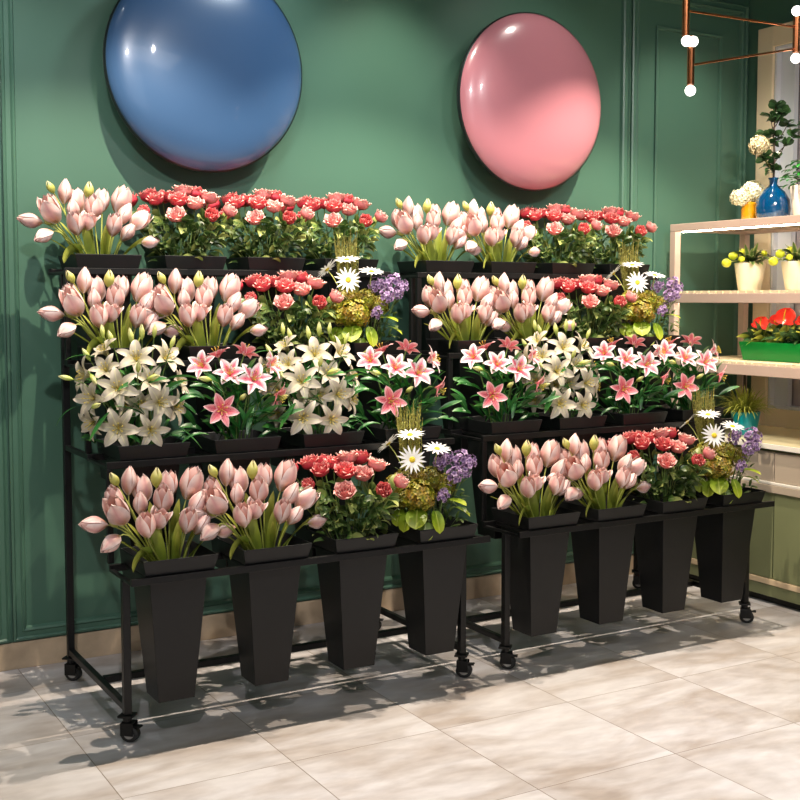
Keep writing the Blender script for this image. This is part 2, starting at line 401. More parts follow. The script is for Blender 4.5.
def blade(bm, p0, d0, length, width, droop, mi=0, n=(8, 2), twist=0.0, fold=0.3, tipw=0.0, shape=0.7, roll=0.0):
    """a leaf from p0 heading along d0, drooping by gravity"""
    d = Vector(d0).normalized(); p = Vector(p0); pts = [p.copy()]; dirs = [d.copy()]
    for i in range(n[0]):
        p = p + d * (length / n[0]); d = (d + Vector((0, 0, -droop / n[0]))).normalized()
        pts.append(p.copy()); dirs.append(d.copy())
    side0 = d0 if abs(Vector(d0).normalized().z) < 0.95 else (d0[0] + 0.3, d0[1] + 0.2, d0[2])
    side = Vector(side0).cross(Vector((0, 0, 1)))
    if side.length < 1e-4: side = Vector((1, 0, 0))
    side.normalize()
    def f(t, s):
        i = min(n[0], int(round(t * n[0])))
        dd = dirs[i]; sd = Quaternion(dd, twist * t + roll) @ side
        nn = sd.cross(dd)
        w_ = width * (sin(pi * (0.06 + 0.94 * t)) ** shape if t < 1 else tipw)
        return pts[i] + sd * (w_ * s) - nn * (-fold * w_ * abs(s))
    sheet(bm, f, n[0], n[1], None, mi)


def bez(p0, p1, p2, p3, n=8):
    out = []
    for i in range(n + 1):
        t = i / n; u = 1 - t
        out.append(p0 * u ** 3 + p1 * 3 * u * u * t + p2 * 3 * u * t * t + p3 * t ** 3)
    return out


def thing(name, loc, label, cat, group=None, rz=0.0):
    o = bpy.data.objects.new(name, None); o.empty_display_size = 0.05; col.objects.link(o)
    o.location = loc; o.rotation_euler = (0, 0, rz)
    o['label'] = label; o['category'] = cat
    if group: o['group'] = group
    return o


def tag(o, label, cat, group=None):
    o['label'] = label; o['category'] = cat
    if group: o['group'] = group
    return o


def structure(o):
    o['kind'] = 'structure'; return o


def inst(src, name, parent, mtx):
    """another object using the same mesh"""
    o = bpy.data.objects.new(name, src); col.objects.link(o); o.parent = parent
    o.matrix_local = mtx
    return o


def copy_tree(src, parent=None):
    c = src.copy(); col.objects.link(c)
    if parent is not None: c.parent = parent
    for ch in list(src.children): copy_tree(ch, c)
    return c


# ------------------------------------------------------------------ room shell
WY, WX, CZ = 4.34, 4.55, 3.0
X0, Y0 = -1.8, -2.2
bm = new_bm(); box(bm, X0 - 0.1, WX + 0.5, Y0 - 0.1, WY + 0.1, -0.1, 0); structure(build('floor', bm, M['floor']))
bm = new_bm(); box(bm, X0 - 0.1, WX + 0.5, Y0 - 0.1, WY + 0.1, CZ, CZ + 0.1); structure(build('ceiling', bm, M['ceiling']))
bm = new_bm(); box(bm, X0 - 0.1, WX + 0.1, WY, WY + 0.1, 0, CZ); structure(build('wall_back', bm, M['wall']))
bm = new_bm(); box(bm, X0 - 0.1, X0, Y0, WY, 0, CZ); structure(build('wall_left', bm, M['casing']))
# right wall with the window opening
wy0, wy1, wz0, wz1 = 2.6, 4.16, 0.80, 2.586
bm = new_bm()
box(bm, WX, WX + 0.1, wy1, WY, 0, CZ); box(bm, WX, WX + 0.1, Y0, wy0, 0, CZ)
box(bm, WX, WX + 0.1, wy0, wy1, wz1, CZ); box(bm, WX, WX + 0.1, wy0, wy1, 0, wz0)
structure(build('wall_right', bm, M['wall']))
# front wall with shop window opening behind the camera
bm = new_bm()
box(bm, X0, WX, Y0 - 0.1, Y0, 2.75, CZ); box(bm, X0, WX, Y0 - 0.1, Y0, 0, 0.3)
box(bm, X0, -1.5, Y0 - 0.1, Y0, 0.3, 2.75); box(bm, 4.2, WX, Y0 - 0.1, Y0, 0.3, 2.75)
structure(build('wall_front', bm, M['casing']))
# window casing and blind
bm = new_bm()
for a in ((wy1, wy1 + 0.097, wz0 - 0.1, wz1 + 0.1), (wy0 - 0.1, wy0, wz0 - 0.1, wz1 + 0.1)):
    box(bm, WX - 0.02, WX - 0.0005, *a)
box(bm, WX - 0.02, WX - 0.0005, wy0, wy1, wz1, wz1 + 0.1)
box(bm, WX - 0.02, WX - 0.0005, wy0, wy1, wz0 - 0.1, wz0)
win = build('window_1', bm, M['casing'], bevel=0.003); structure(win)
for a in ((wy1 - 0.012, wy1, wz0, wz1), (wy0, wy0 + 0.012, wz0, wz1), (wy0 + 0.012, wy1 - 0.012, wz1 - 0.012, wz1), (wy0 + 0.012, wy1 - 0.012, wz0, wz0 + 0.012)):
    bm = new_bm(); box(bm, WX, WX + 0.1, *a); build('jamb', bm, M['sash'], win)
wy0 += 0.0125; wy1 -= 0.0125; wz0 += 0.0125; wz1 -= 0.0125
bm = new_bm()
for y in (wy1 - 0.085, 3.35, wy0):
    box(bm, WX + 0.03, WX + 0.06, y, y + 0.085, wz0, wz1)
build('sash', bm, M['sash'], win)
bm = new_bm()
NB = 60
for i in range(NB):
    y0 = wy0 + (wy1 - wy0) * i / NB; y1 = wy0 + (wy1 - wy0) * (i + 1) / NB
    xa = WX + 0.085 + 0.006 * sin(i * 1.3); xb = WX + 0.085 + 0.006 * sin((i + 1) * 1.3)
    v = [bm.verts.new(p) for p in ((xa, y0, wz0), (xb, y1, wz0), (xb, y1, wz1), (xa, y0, wz1))]
    bm.faces.new(v)
build('blind', bm, M['mauve'], win, smooth=True)
# baseboard
bm = new_bm(); box(bm, X0, WX, WY - 0.014, WY - 0.0005, 0, 0.098); structure(build('baseboard_back', bm, M['stone'], bevel=0.002))
bm = new_bm(); box(bm, WX - 0.014, WX - 0.0005, Y0, WY - 0.015, 0, 0.098); structure(build('baseboard_right', bm, M['stone'], bevel=0.002))


def panel_frame(name, x0, x1, z0, z1, prof):
    """mitred moulding rectangle on the back wall; prof = [(inset, height)]"""
    bm = new_bm(); rings = []
    for ins, h in prof:
        rings.append([bm.verts.new((x, WY - h, z)) for x, z in ((x0 + ins, z0 + ins), (x1 - ins, z0 + ins), (x1 - ins, z1 - ins), (x0 + ins, z1 - ins))])
    for A, B in zip(rings, rings[1:]):
        for k in range(4): bm.faces.new((A[k], A[(k + 1) % 4], B[(k + 1) % 4], B[k]))
    return structure(build(name, bm, M['wall']))


P1 = [(0, 0.0005), (0.0, 0.016), (0.008, 0.020), (0.014, 0.012), (0.030, 0.012), (0.036, 0.018), (0.044, 0.014), (0.050, 0.0005)]
P2 = [(0, 0.0005), (0.0, 0.010), (0.006, 0.012), (0.016, 0.009), (0.020, 0.0005)]
panel_frame('trim_1', -0.9, 0.872, 0.103, 2.82, P1)
panel_frame('trim_2', 0.882, 3.765, 0.103, 2.82, P1)
panel_frame('trim_3', 3.775, 4.535, 0.103, 2.82, P1)
panel_frame('trim_4', 3.93, 4.365, 0.30, 2.655, P2)
bm = new_bm(); box(bm, X0, WX - 0.001, WY - 0.05, WY - 0.0005, 2.90, CZ - 0.001); structure(build('trim_5', bm, M['wall'], bevel=0.01))


# ------------------------------------------------------------------ wall discs
def wall_disc(name, x, z, R, material, label):
    o = thing(name, (x, WY, z), label, 'wall decoration', 'lacquered wall discs')
    rot = Matrix.Rotation(radians(90), 4, 'X')
    bm = new_bm(); prof = []
    D = 0.13
    for i in range(25):
        t = i / 24 * pi
        r = R * abs(sin(t)) ** 0.72; h = -cos(t)
        prof.append((max(r, 0), 0.125 + (0.070 if h < 0 else 0.085) * h))
    prof[0] = (0, prof[0][1]); prof[-1] = (0, prof[-1][1])
    lathe(bm, prof, 96)
    bmesh.ops.transform(bm, matrix=rot, verts=bm.verts)
    build('dome', bm, material, o, smooth=True)
    bm = new_bm(); lathe(bm, [(R * 0.98, 0.112), (R * 1.006, 0.118), (R * 1.006, 0.134), (R * 0.98, 0.140)], 96, cap_bottom=False)
    bmesh.ops.transform(bm, matrix=rot, verts=bm.verts); build('rim', bm, M['bronze'], o, smooth=True)
    bm = new_bm(); lathe(bm, [(0.10, 0.001), (0.10, 0.07)], 32)
    bmesh.ops.transform(bm, matrix=rot, verts=bm.verts); build('mount', bm, M['black'], o)
    return o


wall_disc('wall_disc', 1.605, 2.212, 0.388, M['blue'], 'large glossy blue disc hanging on the green wall above the left rack')
wall_disc('wall_disc', 3.105, 2.205, 0.382, M['pink'], 'large glossy pink disc hanging on the green wall above the right rack')

# ------------------------------------------------------------------ racks
TRAYZ = [1.454, 1.138, 0.841, 0.522]          # top faces of trays, top row first
TRAYF = [4.045, 3.81, 3.575, 3.34]            # front edges
TD, TW = 0.235, 1.28
SP, OFF = 0.318, 0.155                       # bucket spacing and first centre


def make_rack(x0, label):
    o = thing('flower_rack', (x0, 3.43, 0), label, 'flower rack', 'tiered black flower racks')
    B = 0.024
    Y = lambda y: y - 3.43
    for k in range(4):
        bm = new_bm(); f = Y(TRAYF[k]); z = TRAYZ[k]; h = 0.022
        box(bm, 0, TW, f, f + 0.016, z - h, z); box(bm, 0, TW, f + TD - 0.016, f + TD, z - h, z)
        xs = [0.0]
        for i in range(4):
            c = OFF + i * SP; xs += [c - 0.098, c + 0.098]
        xs.append(TW)
        for xx in xs[1:-1]:
            box(bm, xx - 0.008, xx + 0.004, f + 0.016, f + TD - 0.016, z - 0.014, z - 0.002)
        box(bm, 0, 0.014, f + 0.016, f + TD - 0.016, z - h, z - 0.0125); box(bm, TW - 0.014, TW, f + 0.016, f + TD - 0.016, z - h, z - 0.0125)
        build('tray', bm, M['black'], o, bevel=0.0015)
    zb = 0.105
    xl, xr = 0.0, 1.215
    for x in (xl, xr):
        # front support post
        bm = new_bm(); box(bm, x, x + B, 0.0, B, zb - 0.02, TRAYZ[3] - 0.0225); build('post', bm, M['black'], o, bevel=0.002)
        # back post
        bm = new_bm(); box(bm, x, x + B, 0.665, 0.665 + B, zb - 0.02, TRAYZ[0] - 0.0225); build('post', bm, M['black'], o, bevel=0.002)
        # risers between trays
        for k in range(3):
            bm = new_bm(); yy = Y(TRAYF[k]) + 0.002
            box(bm, x, x + B * 0.8, yy, yy + B * 0.8, TRAYZ[k + 1] + 0.0002, TRAYZ[k] - 0.0225)
            build('riser', bm, M['black'], o, bevel=0.002)
        bm = new_bm(); box(bm, x + 0.002, x + B - 0.002, B, 0.665, zb - 0.012, zb + 0.010); build('side_rail', bm, M['black'], o, bevel=0.002)
        for k in (1, 2):
            bm = new_bm(); box(bm, x + 0.003, x + B - 0.005, Y(TRAYF[k]) + TD, 0.665, TRAYZ[k] - 0.020, TRAYZ[k] - 0.002); build('brace', bm, M['black'], o, bevel=0.002)
    bm = new_bm(); box(bm, xl + B, xr, 0.30, 0.324, zb - 0.012, zb + 0.010); build('cross_bar', bm, M['black'], o, bevel=0.002)
    for x in (xl + B / 2, xr + B / 2):
        for y in (B / 2, 0.665 + B / 2):
            caster(o, x, y)
    return o


def caster(parent, x, y):
    bm = new_bm()
    box(bm, -0.02, 0.02, -0.02, 0.02, 0.078, 0.0845)
    lathe(bm, [(0.012, 0.060), (0.012, 0.078)], 12)
    box(bm, -0.017, -0.0125, -0.022, 0.014, 0.022, 0.062); box(bm, 0.0125, 0.017, -0.022, 0.014, 0.022, 0.062)
    box(bm, -0.0125, 0.0125, -0.018, 0.014, 0.056, 0.062)
    c = build('caster', bm, M['black'], parent, loc=(x, y, 0), bevel=0.001); c.rotation_euler = (0, 0, radians(48)); c.scale = (1.15, 1.15, 1)
    bm = new_bm()
    lathe(bm, [(0.019, -0.012), (0.025, -0.009), (0.0255, 0.0), (0.025, 0.009), (0.019, 0.012)], 28)
    bmesh.ops.contextual_create(bm, geom=[])
    bmesh.ops.holes_fill(bm, edges=bm.edges)
    bmesh.ops.transform(bm, matrix=Matrix.Translation((0, -0.008, 0.0255)) @ Matrix.Rotation(radians(90), 4, 'Y'), verts=bm.verts)
    wh = build('wheel', bm, M['rubber'], c)
    bm = new_bm(); lathe(bm, [(0.0, -0.0127), (0.012, -0.0127), (0.014, -0.0121)], 20); lathe(bm, [(0.014, 0.0121), (0.012, 0.0127), (0, 0.0127)], 20, cap_bottom=False)
    bmesh.ops.transform(bm, matrix=Matrix.Translation((0, -0.008, 0.0255)) @ Matrix.Rotation(radians(90), 4, 'Y'), verts=bm.verts)
    build('wheel_hub', bm, M['hub'], c)
    bm = new_bm(); box(bm, -0.010, 0.010, -0.040, -0.018, 0.047, 0.052); build('brake_lever', bm, M['black'], c, bevel=0.001)


RX = (1.02, 2.425)
make_rack(RX[0], 'left black four-tier metal flower rack on casters against the green wall')
make_rack(RX[1], 'right black four-tier metal flower rack on casters beside the cabinet')


# ------------------------------------------------------------------ buckets
def make_bucket():
    o = thing('flower_bucket', (0, 0, 0), '', 'bucket', 'black tapered buckets in the racks')
    bm = new_bm()
    def ring(h, z): return [bm.verts.new((x * h, y * h, z)) for x, y in ((-1, -1), (1, -1), (1, 1), (-1, 1))]
    prof = [(0.058, -0.407), (0.090, -0.022), (0.090, 0.0), (0.1075, 0.0005), (0.1175, 0.045), (0.1175, 0.048), (0.114, 0.048), (0.100, 0.002), (0.086, -0.024), (0.055, -0.402)]
    R = [ring(*p) for p in prof]
    for A, B_ in zip(R, R[1:]):
        for k in range(4): bm.faces.new((A[k], A[(k + 1) % 4], B_[(k + 1) % 4], B_[k]))
    bm.faces.new(R[0]); bm.faces.new(R[-1])
    build('bucket_body', bm, M['bucket'], o, bevel=0.0015)
    bm = new_bm(); box(bm, -0.080, 0.080, -0.080, 0.080, -0.06, 0.004); build('foam_block', bm, M['foam'], o)
    return o


TIER = ['top tray', 'second tray', 'third tray', 'lowest tray']
ORD = ['leftmost', 'second', 'third', 'rightmost']
SIDE = ['left rack', 'right rack']


def place(k, r, i):
    y = TRAYF[k] + TD / 2
    return Vector((RX[r] + OFF + i * SP, y, TRAYZ[k]))


KIND = {  # (rack, tray) -> kinds
    (0, 0): 'TRRR', (0, 1): 'TTRM', (0, 2): 'WPWP', (0, 3): 'TTRM',
    (1, 0): 'TTRR', (1, 1): 'TTRM', (1, 2): 'PWPP', (1, 3): 'TTRM'}
HOLD = {'T': 'pale pink tulips', 'R': 'coral roses', 'W': 'cream lilies', 'P': 'pink lilies', 'M': 'daisies and mixed flowers'}
pb = make_bucket(); first = True
for r in range(2):
    for k in range(4):
        for i in range(4):
            b = pb if first else copy_tree(pb); first = False
            b.location = place(k, r, i)
            b['label'] = 'black bucket holding %s, %s on the %s of the %s' % (HOLD[KIND[(r, k)][i]], ORD[i], TIER[k], SIDE[r])
            if i in (1, 2): b['label'] = 'black bucket holding %s, %s from left on %s, %s' % (HOLD[KIND[(r, k)][i]], ORD[i], TIER[k], SIDE[r])

# ------------------------------------------------------------------ blooms (shared meshes)
def mesh_only(name, bm, mats):
    me = bpy.data.meshes.new(name); bm.to_mesh(me); bm.free()
    for mm in (mats if isinstance(mats, (list, tuple)) else [mats]): me.materials.append(mm)
    me.polygons.foreach_set('use_smooth', [True] * len(me.polygons))
    return me


def tulip_mesh(R, H, top, wide=0.84, inner_top=None):
    bm = new_bm()
    a0 = random.uniform(0, 6)
    for k in range(3): tulip_petal(bm, a0 + k * 2.094 + 1.05, R * 0.86, H * random.uniform(0.94, 1.0), (inner_top if inner_top is not None else top) * 0.85, wide, 1)
    for k in range(3): tulip_petal(bm, a0 + k * 2.094, R * random.uniform(1.0, 1.08), H * random.uniform(0.90, 1.02), top * random.uniform(0.85, 1.25), wide, 0)
    sphere(bm, (0, 0, 0.002), 0.006, mi=0, sub=1)
    return mesh_only('tulip_bloom', bm, [M['tulip'], M['tulip_in']])


def tulip_petal(bm, ang, R, H, top, wide, mi):
    """spoon-shaped pointed petal of a tulip cup"""
    tip_in = random.uniform(-.04, .05)
    def f(t, s):
        prof = 0.18 + 0.82 * sin(min(1.0, t / 0.48) * pi / 2) ** 0.85 if t < 0.48 else 1 + (top - 1) * ((t - 0.48) / 0.52) ** 1.7
        r = R * prof
        w = wide * R * (0.45 + 0.75 * sin(pi * min(1, t * 1.1)) ** 0.8 if t < 0.45 else 1.2 * max(0.0, 1 - ((t - 0.45) / 0.55) ** 1.9) ** 0.85)
        a = min(1.25, w / max(r, R * 0.42)) * s
        rr = r * (1 + 0.09 * s * s) - R * 0.05 * (1 - abs(s)) * t + tip_in * R * t
        z = H * t - H * 0.05 * s * s
        return (rr * cos(ang + a), rr * sin(ang + a), z)
    sheet(bm, f, 10, 6, None, mi)


TUL = {'c': [tulip_mesh(0.0240, 0.088, 0.20) for _ in range(3)],       # closed
       'h': [tulip_mesh(0.0275, 0.088, 0.62) for _ in range(3)],       # half open
       'o': [tulip_mesh(0.031, 0.082, 1.10, 0.9) for _ in range(2)],  # open
       's': [tulip_mesh(0.0205, 0.066, 0.2) for _ in range(2)]}        # small, closed
bm = new_bm()
for k in range(3): cup_petal(bm, k * 2.094, 0.0145, 0.052, 0.15, 1.15, n=(7, 5))
TUL['b'] = [mesh_only('tulip_bud', bm, M['bud'])]


def rose_mesh(R, H, m, openness=1.0):
    bm = new_bm(); a = random.uniform(0, 6)
    layers = [(0.20, 2, 1.0, 0.9, 1.5), (0.36, 3, 1.02, 1.0, 1.25), (0.52, 3, 1.02, 1.02, 1.15), (0.68, 4, 1.0, 1.05, 0.95), (0.85, 5, 0.95, 1.08, 0.80), (1.0, 5, 0.82, 1.12, 0.78)]
    for rf, cnt, hf, top, wd in layers:
        for k in range(cnt):
            cup_petal(bm, a + k * 2 * pi / cnt + random.uniform(-.2, .2), R * rf, H * hf * random.uniform(0.90, 1.06), 1 + (top - 1) * openness, wd, ruffle=0.06, curl=0.20 * openness * (.4 + rf * .6), base_r=0.30, n=(7, 6))
        a += 0.7
    return mesh_only('rose_bloom', bm, m)


ROSE = [rose_mesh(0.029, 0.046, M['rose'], 1.0), rose_mesh(0.028, 0.046, M['rose'], 0.7), rose_mesh(0.023, 0.046, M['rose'], 0.2)]
ROSEP = [rose_mesh(0.029, 0.044, M['rose_pale'], 1.0), rose_mesh(0.0255, 0.046, M['rose_pale'], 0.35)]
bm = new_bm()
for k in range(5): star_petal(bm, k * 2 * pi / 5, 0.024, 0.005, 0.9, -0.2, n=(4, 2))
CALYX = mesh_only('calyx', bm, M['rleaf_l'])


def lily_mesh(Lp, W, m, rise=1.0, curl=0.55):
    bm = new_bm(); a = random.uniform(0, 1)
    for k in range(3): star_petal(bm, a + k * 2.094, Lp, W * 0.78, rise, curl, mi=0, fold=0.22, wob=0.10, n=(9, 4))
    for k in range(3): star_petal(bm, a + 1.047 + k * 2.094, Lp * 0.97, W, rise + 0.05, curl * 0.8, mi=0, fold=0.28, wob=0.16, n=(9, 4))
    return mesh_only('lily_bloom', bm, m)


LILW = [lily_mesh(0.088, 0.0190, M['lily_w'], 1.10, 0.75), lily_mesh(0.084, 0.0180, M['lily_w'], 1.15, 0.35)]
LILP = [lily_mesh(0.074, 0.0185, M['lily_p'], 0.95, 0.35), lily_mesh(0.070, 0.0180, M['lily_p'], 1.05, 0.25)]
LILD = [lily_mesh(0.068, 0.0170, M['lily_d'], 0.75, 0.10)]
bm = new_bm()
for k in range(6):
    a = k * pi / 3; tube(bm, [(0, 0, 0.002), (0.006 * cos(a), 0.006 * sin(a), 0.025), (0.016 * cos(a), 0.016 * sin(a), 0.044)], 0.0007, n=4)
    sphere(bm, (0.016 * cos(a), 0.016 * sin(a), 0.045), 0.0024, sub=1, sc=(1, 1, 1.3))
tube(bm, [(0, 0, 0), (0, 0, 0.05)], 0.0011, n=5)
STAM = mesh_only('stamens', bm, M['stamen'])
bm = new_bm()
for k in range(3): cup_petal(bm, k * 2.094, 0.0095, 0.058, 0.12, 1.2, n=(7, 4))
LBUD = mesh_only('lily_bud', bm, M['lily_bud'])

bm = new_bm()
for k in range(16):
    star_petal(bm, k * 2 * pi / 16 + random.uniform(-.08, .08), 0.055 * random.uniform(0.84, 1.04), 0.0048, 0.22, 0.05 + random.uniform(-.1, .1), fold=0.1, n=(4, 2))
DAISY = mesh_only('daisy_petals', bm, M['daisy'])
bm = new_bm(); sphere(bm, (0, 0, 0.003), 0.0105, sub=3, sc=(1, 1, 0.5)); EYE = mesh_only('daisy_centre', bm, M['daisy_eye'])


def cluster_mesh(name, R, cnt, fl, m, sc=(1, 1, 1), npet=4, fill=0.6, low=-0.5):
    bm = new_bm()
    for i in range(cnt):
        z = low + (1 - low) * (i + 0.5) / cnt; a = i * 2.39996
        rr = sqrt(max(0, 1 - z * z)); d = Vector((rr * cos(a), rr * sin(a), z))
        d2 = (d + Vector((random.uniform(-.25, .25), random.uniform(-.25, .25), random.uniform(-.25, .25)))).normalized()
        p = Vector((d.x * sc[0], d.y * sc[1], d.z * sc[2])) * R * random.uniform(fill, 1)
        M4 = Matrix.Translation(p) @ frame_to(d2, random.uniform(0, 3))
        for k in range(npet): star_petal(bm, k * 2 * pi / npet, fl, fl * 0.36, 0.6, 0.1, M4, n=(3, 2), fold=0.2)
    return mesh_only(name, bm, m)


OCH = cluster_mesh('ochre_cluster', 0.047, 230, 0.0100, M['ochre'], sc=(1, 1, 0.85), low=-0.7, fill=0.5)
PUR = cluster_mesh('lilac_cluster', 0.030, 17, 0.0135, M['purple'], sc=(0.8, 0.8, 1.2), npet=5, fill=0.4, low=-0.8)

ROT = radians(-30.07)


def stem_obj(parent, base, tip, d, r=0.0022, mt='stem', bend=0.5, up=(0, 0, 1)):
    base = Vector(base); tip = Vector(tip); d = Vector(d).normalized(); Ls = (tip - base).length
    go = ((tip - base).normalized() * 0.6 + Vector(up) * 0.5).normalized()
    pts = bez(base, base + go * Ls * bend * 0.8, tip - d * Ls * 0.28, tip, 8)
    bm = new_bm(); tube(bm, pts, r * 1.1, r, n=6)
    me = mesh_only('stem', bm, M[mt])
    o = bpy.data.objects.new('stem', me); col.objects.link(o); o.parent = parent
    return pts


def put(me, name, parent, tip, d, s=1.0, spin=None):
    m4 = Matrix.Translation(tip) @ frame_to(d, random.uniform(0, 6.28) if spin is None else spin) @ Matrix.Scale(s, 4)
    return inst(me, name, parent, m4)


RIMZ = 0.05
# ---- tulip bunch --------------------------------------------------------
# (a right, c up from rim, b depth, direction (a,b,c), type, scale)
TL = [
    (-.240, .112, -.03, (-1, -.1, .14), 'c', 1.05), (-.208, .062, -.07, (-.80, -.45, -.42), 'c', 1.0),
    (-.180, .138, -.05, (-.5, -.25, .80), 'h', 1.25), (-.165, .160, .03, (-.20, 0, 1), 'h', 1.05),
    (-.115, .215, .04, (.10, 0, 1), 'c', 1.05), (-.165, .232, .02, (-.5, 0, .9), 'b', 1.0),
    (-.100, .150, -.01, (-.08, -.1, 1), 'c', .95), (-.035, .222, .02, (0, -.1, 1), 'b', 1.3),
    (-.070, .180, .05, (-.05, .2, 1), 'h', 1.1), (-.108, .092, -.08, (-.22, -.30, 1), 'h', 1.05),
    (-.062, .105, -.06, (.20, -.30, 1), 'o', .85), (-.030, .155, -.02, (-.12, -.2, 1), 'h', 1.1),
    (.020, .190, .05, (.05, .1, 1), 'h', 1.05), (.075, .190, .02, (.35, 0, 1), 'h', 1.30),
    (.070, .135, -.03, (.50, -.2, .9), 'c', 1.05), (.022, .090, -.08, (.12, -.30, 1), 'h', 1.0),
    (.075, .070, -.05, (.50, -.3, .8), 's', 1.15), (.125, .115, -.02, (.75, -.2, .75), 'h', 1.10),
    (.162, .045, -.03, (1, -.1, .10), 's', 1.1), (-.185, .108, -.03, (-.7, -.2, .4), 'b', .9),
]


def make_tulips():
    o = thing('tulip_bunch', (0, 0, 0), '', 'flower bunch', 'bunches of pale pink tulips', radians(2))
    for a, c, b, d, ty, s in TL:
        c *= .95; s *= .95; a += .006
        H = {'c': .09, 'h': .09, 'o': .084, 's': .068, 'b': .052}[ty] * s
        dv = Vector(d).normalized(); ctr = Vector((a, b, c + RIMZ)); tip = ctr - dv * H * 0.30
        base = Vector((max(-.05, min(.05, a * .25)), max(-.04, min(.04, b * .5 - .01)), -0.03))
        stem_obj(o, base, tip, dv, 0.0025)
        put(random.choice(TUL[ty]), 'tulip_bud' if ty == 'b' else 'tulip_bloom', o, tip, dv, s)
    # broad leaves
    LV = [((-.05, -.03), (-.5, -.1, 1), .19, .017, .5), ((-.03, -.04), (-.25, -.1, 1), .17, .016, .3), ((0, -.045), (.05, -.15, 1), .16, .017, .3),
          ((.03, -.03), (.35, -.1, 1), .17, .016, .4), ((.045, -.02), (.7, -.1, .9), .17, .015, .5), ((-.02, .02), (-.1, .1, 1), .20, .018, .3),
          ((-.05, 0), (-.8, .1, .9), .19, .015, .6), ((.02, .03), (.2, .15, 1), .2, .018, .3), ((-.045, -.04), (-.6, -.3, .8), .15, .013, .5), ((0.01, -.05), (-.1, -.25, 1), .13, .013, .4)]
    for (a, b), d, ln, wd, dr in LV:
        bm = new_bm(); blade(bm, (a, b, 0.0), d, ln, wd, dr, n=(10, 4), twist=random.uniform(-.9, .9), shape=.55)
        me = mesh_only('leaf', bm, M['tleaf']); x = bpy.data.objects.new('leaf', me); col.objects.link(x); x.parent = o
    # the small yellow leaf folding over the rim at the left
    bm = new_bm(); blade(bm, (-.075, -.055, 0.058), (-1, -.40, .45), .105, .020, 2.4, n=(10, 4), twist=.3, roll=1.0, shape=.6)
    me = mesh_only('leaf', bm, M['yleaf']); x = bpy.data.objects.new('leaf', me); col.objects.link(x); x.parent = o
    x['label'] = 'yellow leaf folding over the rim'
    return o


# ---- rose bunch ---------------------------------------------------------
RL = [(-.135, .215, .03, (-.3, 0, 1), 'r0'), (-.100, .200, -.02, (-.15, -.4, 1), 'r1'), (-.057, .215, .04, (0, -.1, 1), 'r0'), (-.010, .235, .03, (0, 0, 1), 'p0'),
      (-.018, .195, -.03, (0, -.4, 1), 'r0'), (.040, .185, -.02, (.15, -.4, 1), 'p0'), (.088, .210, .02, (.3, 0, 1), 'p0'), (-.020, .138, -.08, (-.05, -.75, .8), 'p0'),
      (.105, .140, -.07, (.35, -.8, .6), 'r2'), (.165, .160, -.02, (.6, -.1, .8), 'p1'), (-.140, .155, -.05, (-.5, -.6, .7), 'r2'), (-.20, .195, .02, (-.6, 0, .9), 'r1'), (.03, .225, .07, (0, .3, 1), 'r0'), (-.09, .215, .08, (-.1, .4, 1), 'r1')]


def make_roses():
    o = thing('rose_bunch', (0, 0, 0), '', 'flower bunch', 'bunches of coral roses', ROT)
    for a, c, b, d, ty in RL:
        dv = Vector(d).normalized(); ctr = Vector((a, b, c + RIMZ)); tip = ctr - dv * 0.018
        base = Vector((a * .2, b * .4 - .01, -0.03))
        stem_obj(o, base, tip, dv, 0.002, 'stem_dark')
        src = (ROSE if ty[0] == 'r' else ROSEP)[int(ty[1])]
        x = put(src, 'rose_bloom', o, tip, dv, random.uniform(.95, 1.08))
        y = bpy.data.objects.new('calyx', CALYX); col.objects.link(y); y.parent = x; y.location = (0, 0, -0.004)
    bm = new_bm()
    for i in range(190):
        a = random.uniform(-.15, .15); b = random.uniform(-.09, .07); c = random.uniform(.01, .185)
        a = a * (0.60 + 2.2 * c)
        d = (a * 5 + random.uniform(-.7, .7), b * 4 + random.uniform(-.8, .4), random.uniform(-.1, .9))
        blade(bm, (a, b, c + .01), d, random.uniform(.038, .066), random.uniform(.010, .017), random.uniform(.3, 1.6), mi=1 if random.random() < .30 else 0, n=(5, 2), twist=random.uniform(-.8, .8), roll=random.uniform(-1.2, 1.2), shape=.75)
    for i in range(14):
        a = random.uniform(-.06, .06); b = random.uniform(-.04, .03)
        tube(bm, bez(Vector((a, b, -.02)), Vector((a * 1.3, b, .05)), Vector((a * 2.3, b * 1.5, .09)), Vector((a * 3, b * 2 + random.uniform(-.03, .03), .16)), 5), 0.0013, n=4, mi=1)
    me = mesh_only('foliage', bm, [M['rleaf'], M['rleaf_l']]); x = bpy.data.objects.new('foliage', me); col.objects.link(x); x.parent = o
    return o


# ---- lilies -------------------------------------------------------------
WL = [(-.075, .050, -.14, (-.05, -1, .10), 0, 1.0), (.030, .038, -.13, (.15, -1, .0), 0, .86), (-.075, .180, -.11, (-.05, -1, .35), 0, 1.0), (-.018, .275, -.04, (0, -.9, .6), 0, .98),
      (-.200, .210, -.03, (-1, -.4, .15), 1, 1.0), (-.172, .140, -.08, (-.7, -.8, .1), 1, 1.0), (-.170, .055, -.07, (-.75, -.65, -.25), 1, .9), (.065, .125, -.10, (.45, -1, .1), 0, .95),
      (.120, .105, -.06, (.95, -.5, -.05), 1, .95), (.088, .275, .0, (.6, -.6, .6), 1, 1.0), (-.120, .240, -.05, (-.3, -.8, .6), 1, .85), (.030, .205, -.06, (.2, -.8, .6), 1, .9)]
WL += [(.0, .115, -.06, (.1, -.9, -.1), 1, .85), (-.13, .30, .0, (-.6, -.3, .8), 1, .85), (.13, .19, .0, (.9, -.3, .4), 1, .85), (-.06, .12, -.05, (-.2, -.9, .2), 1, .8)]
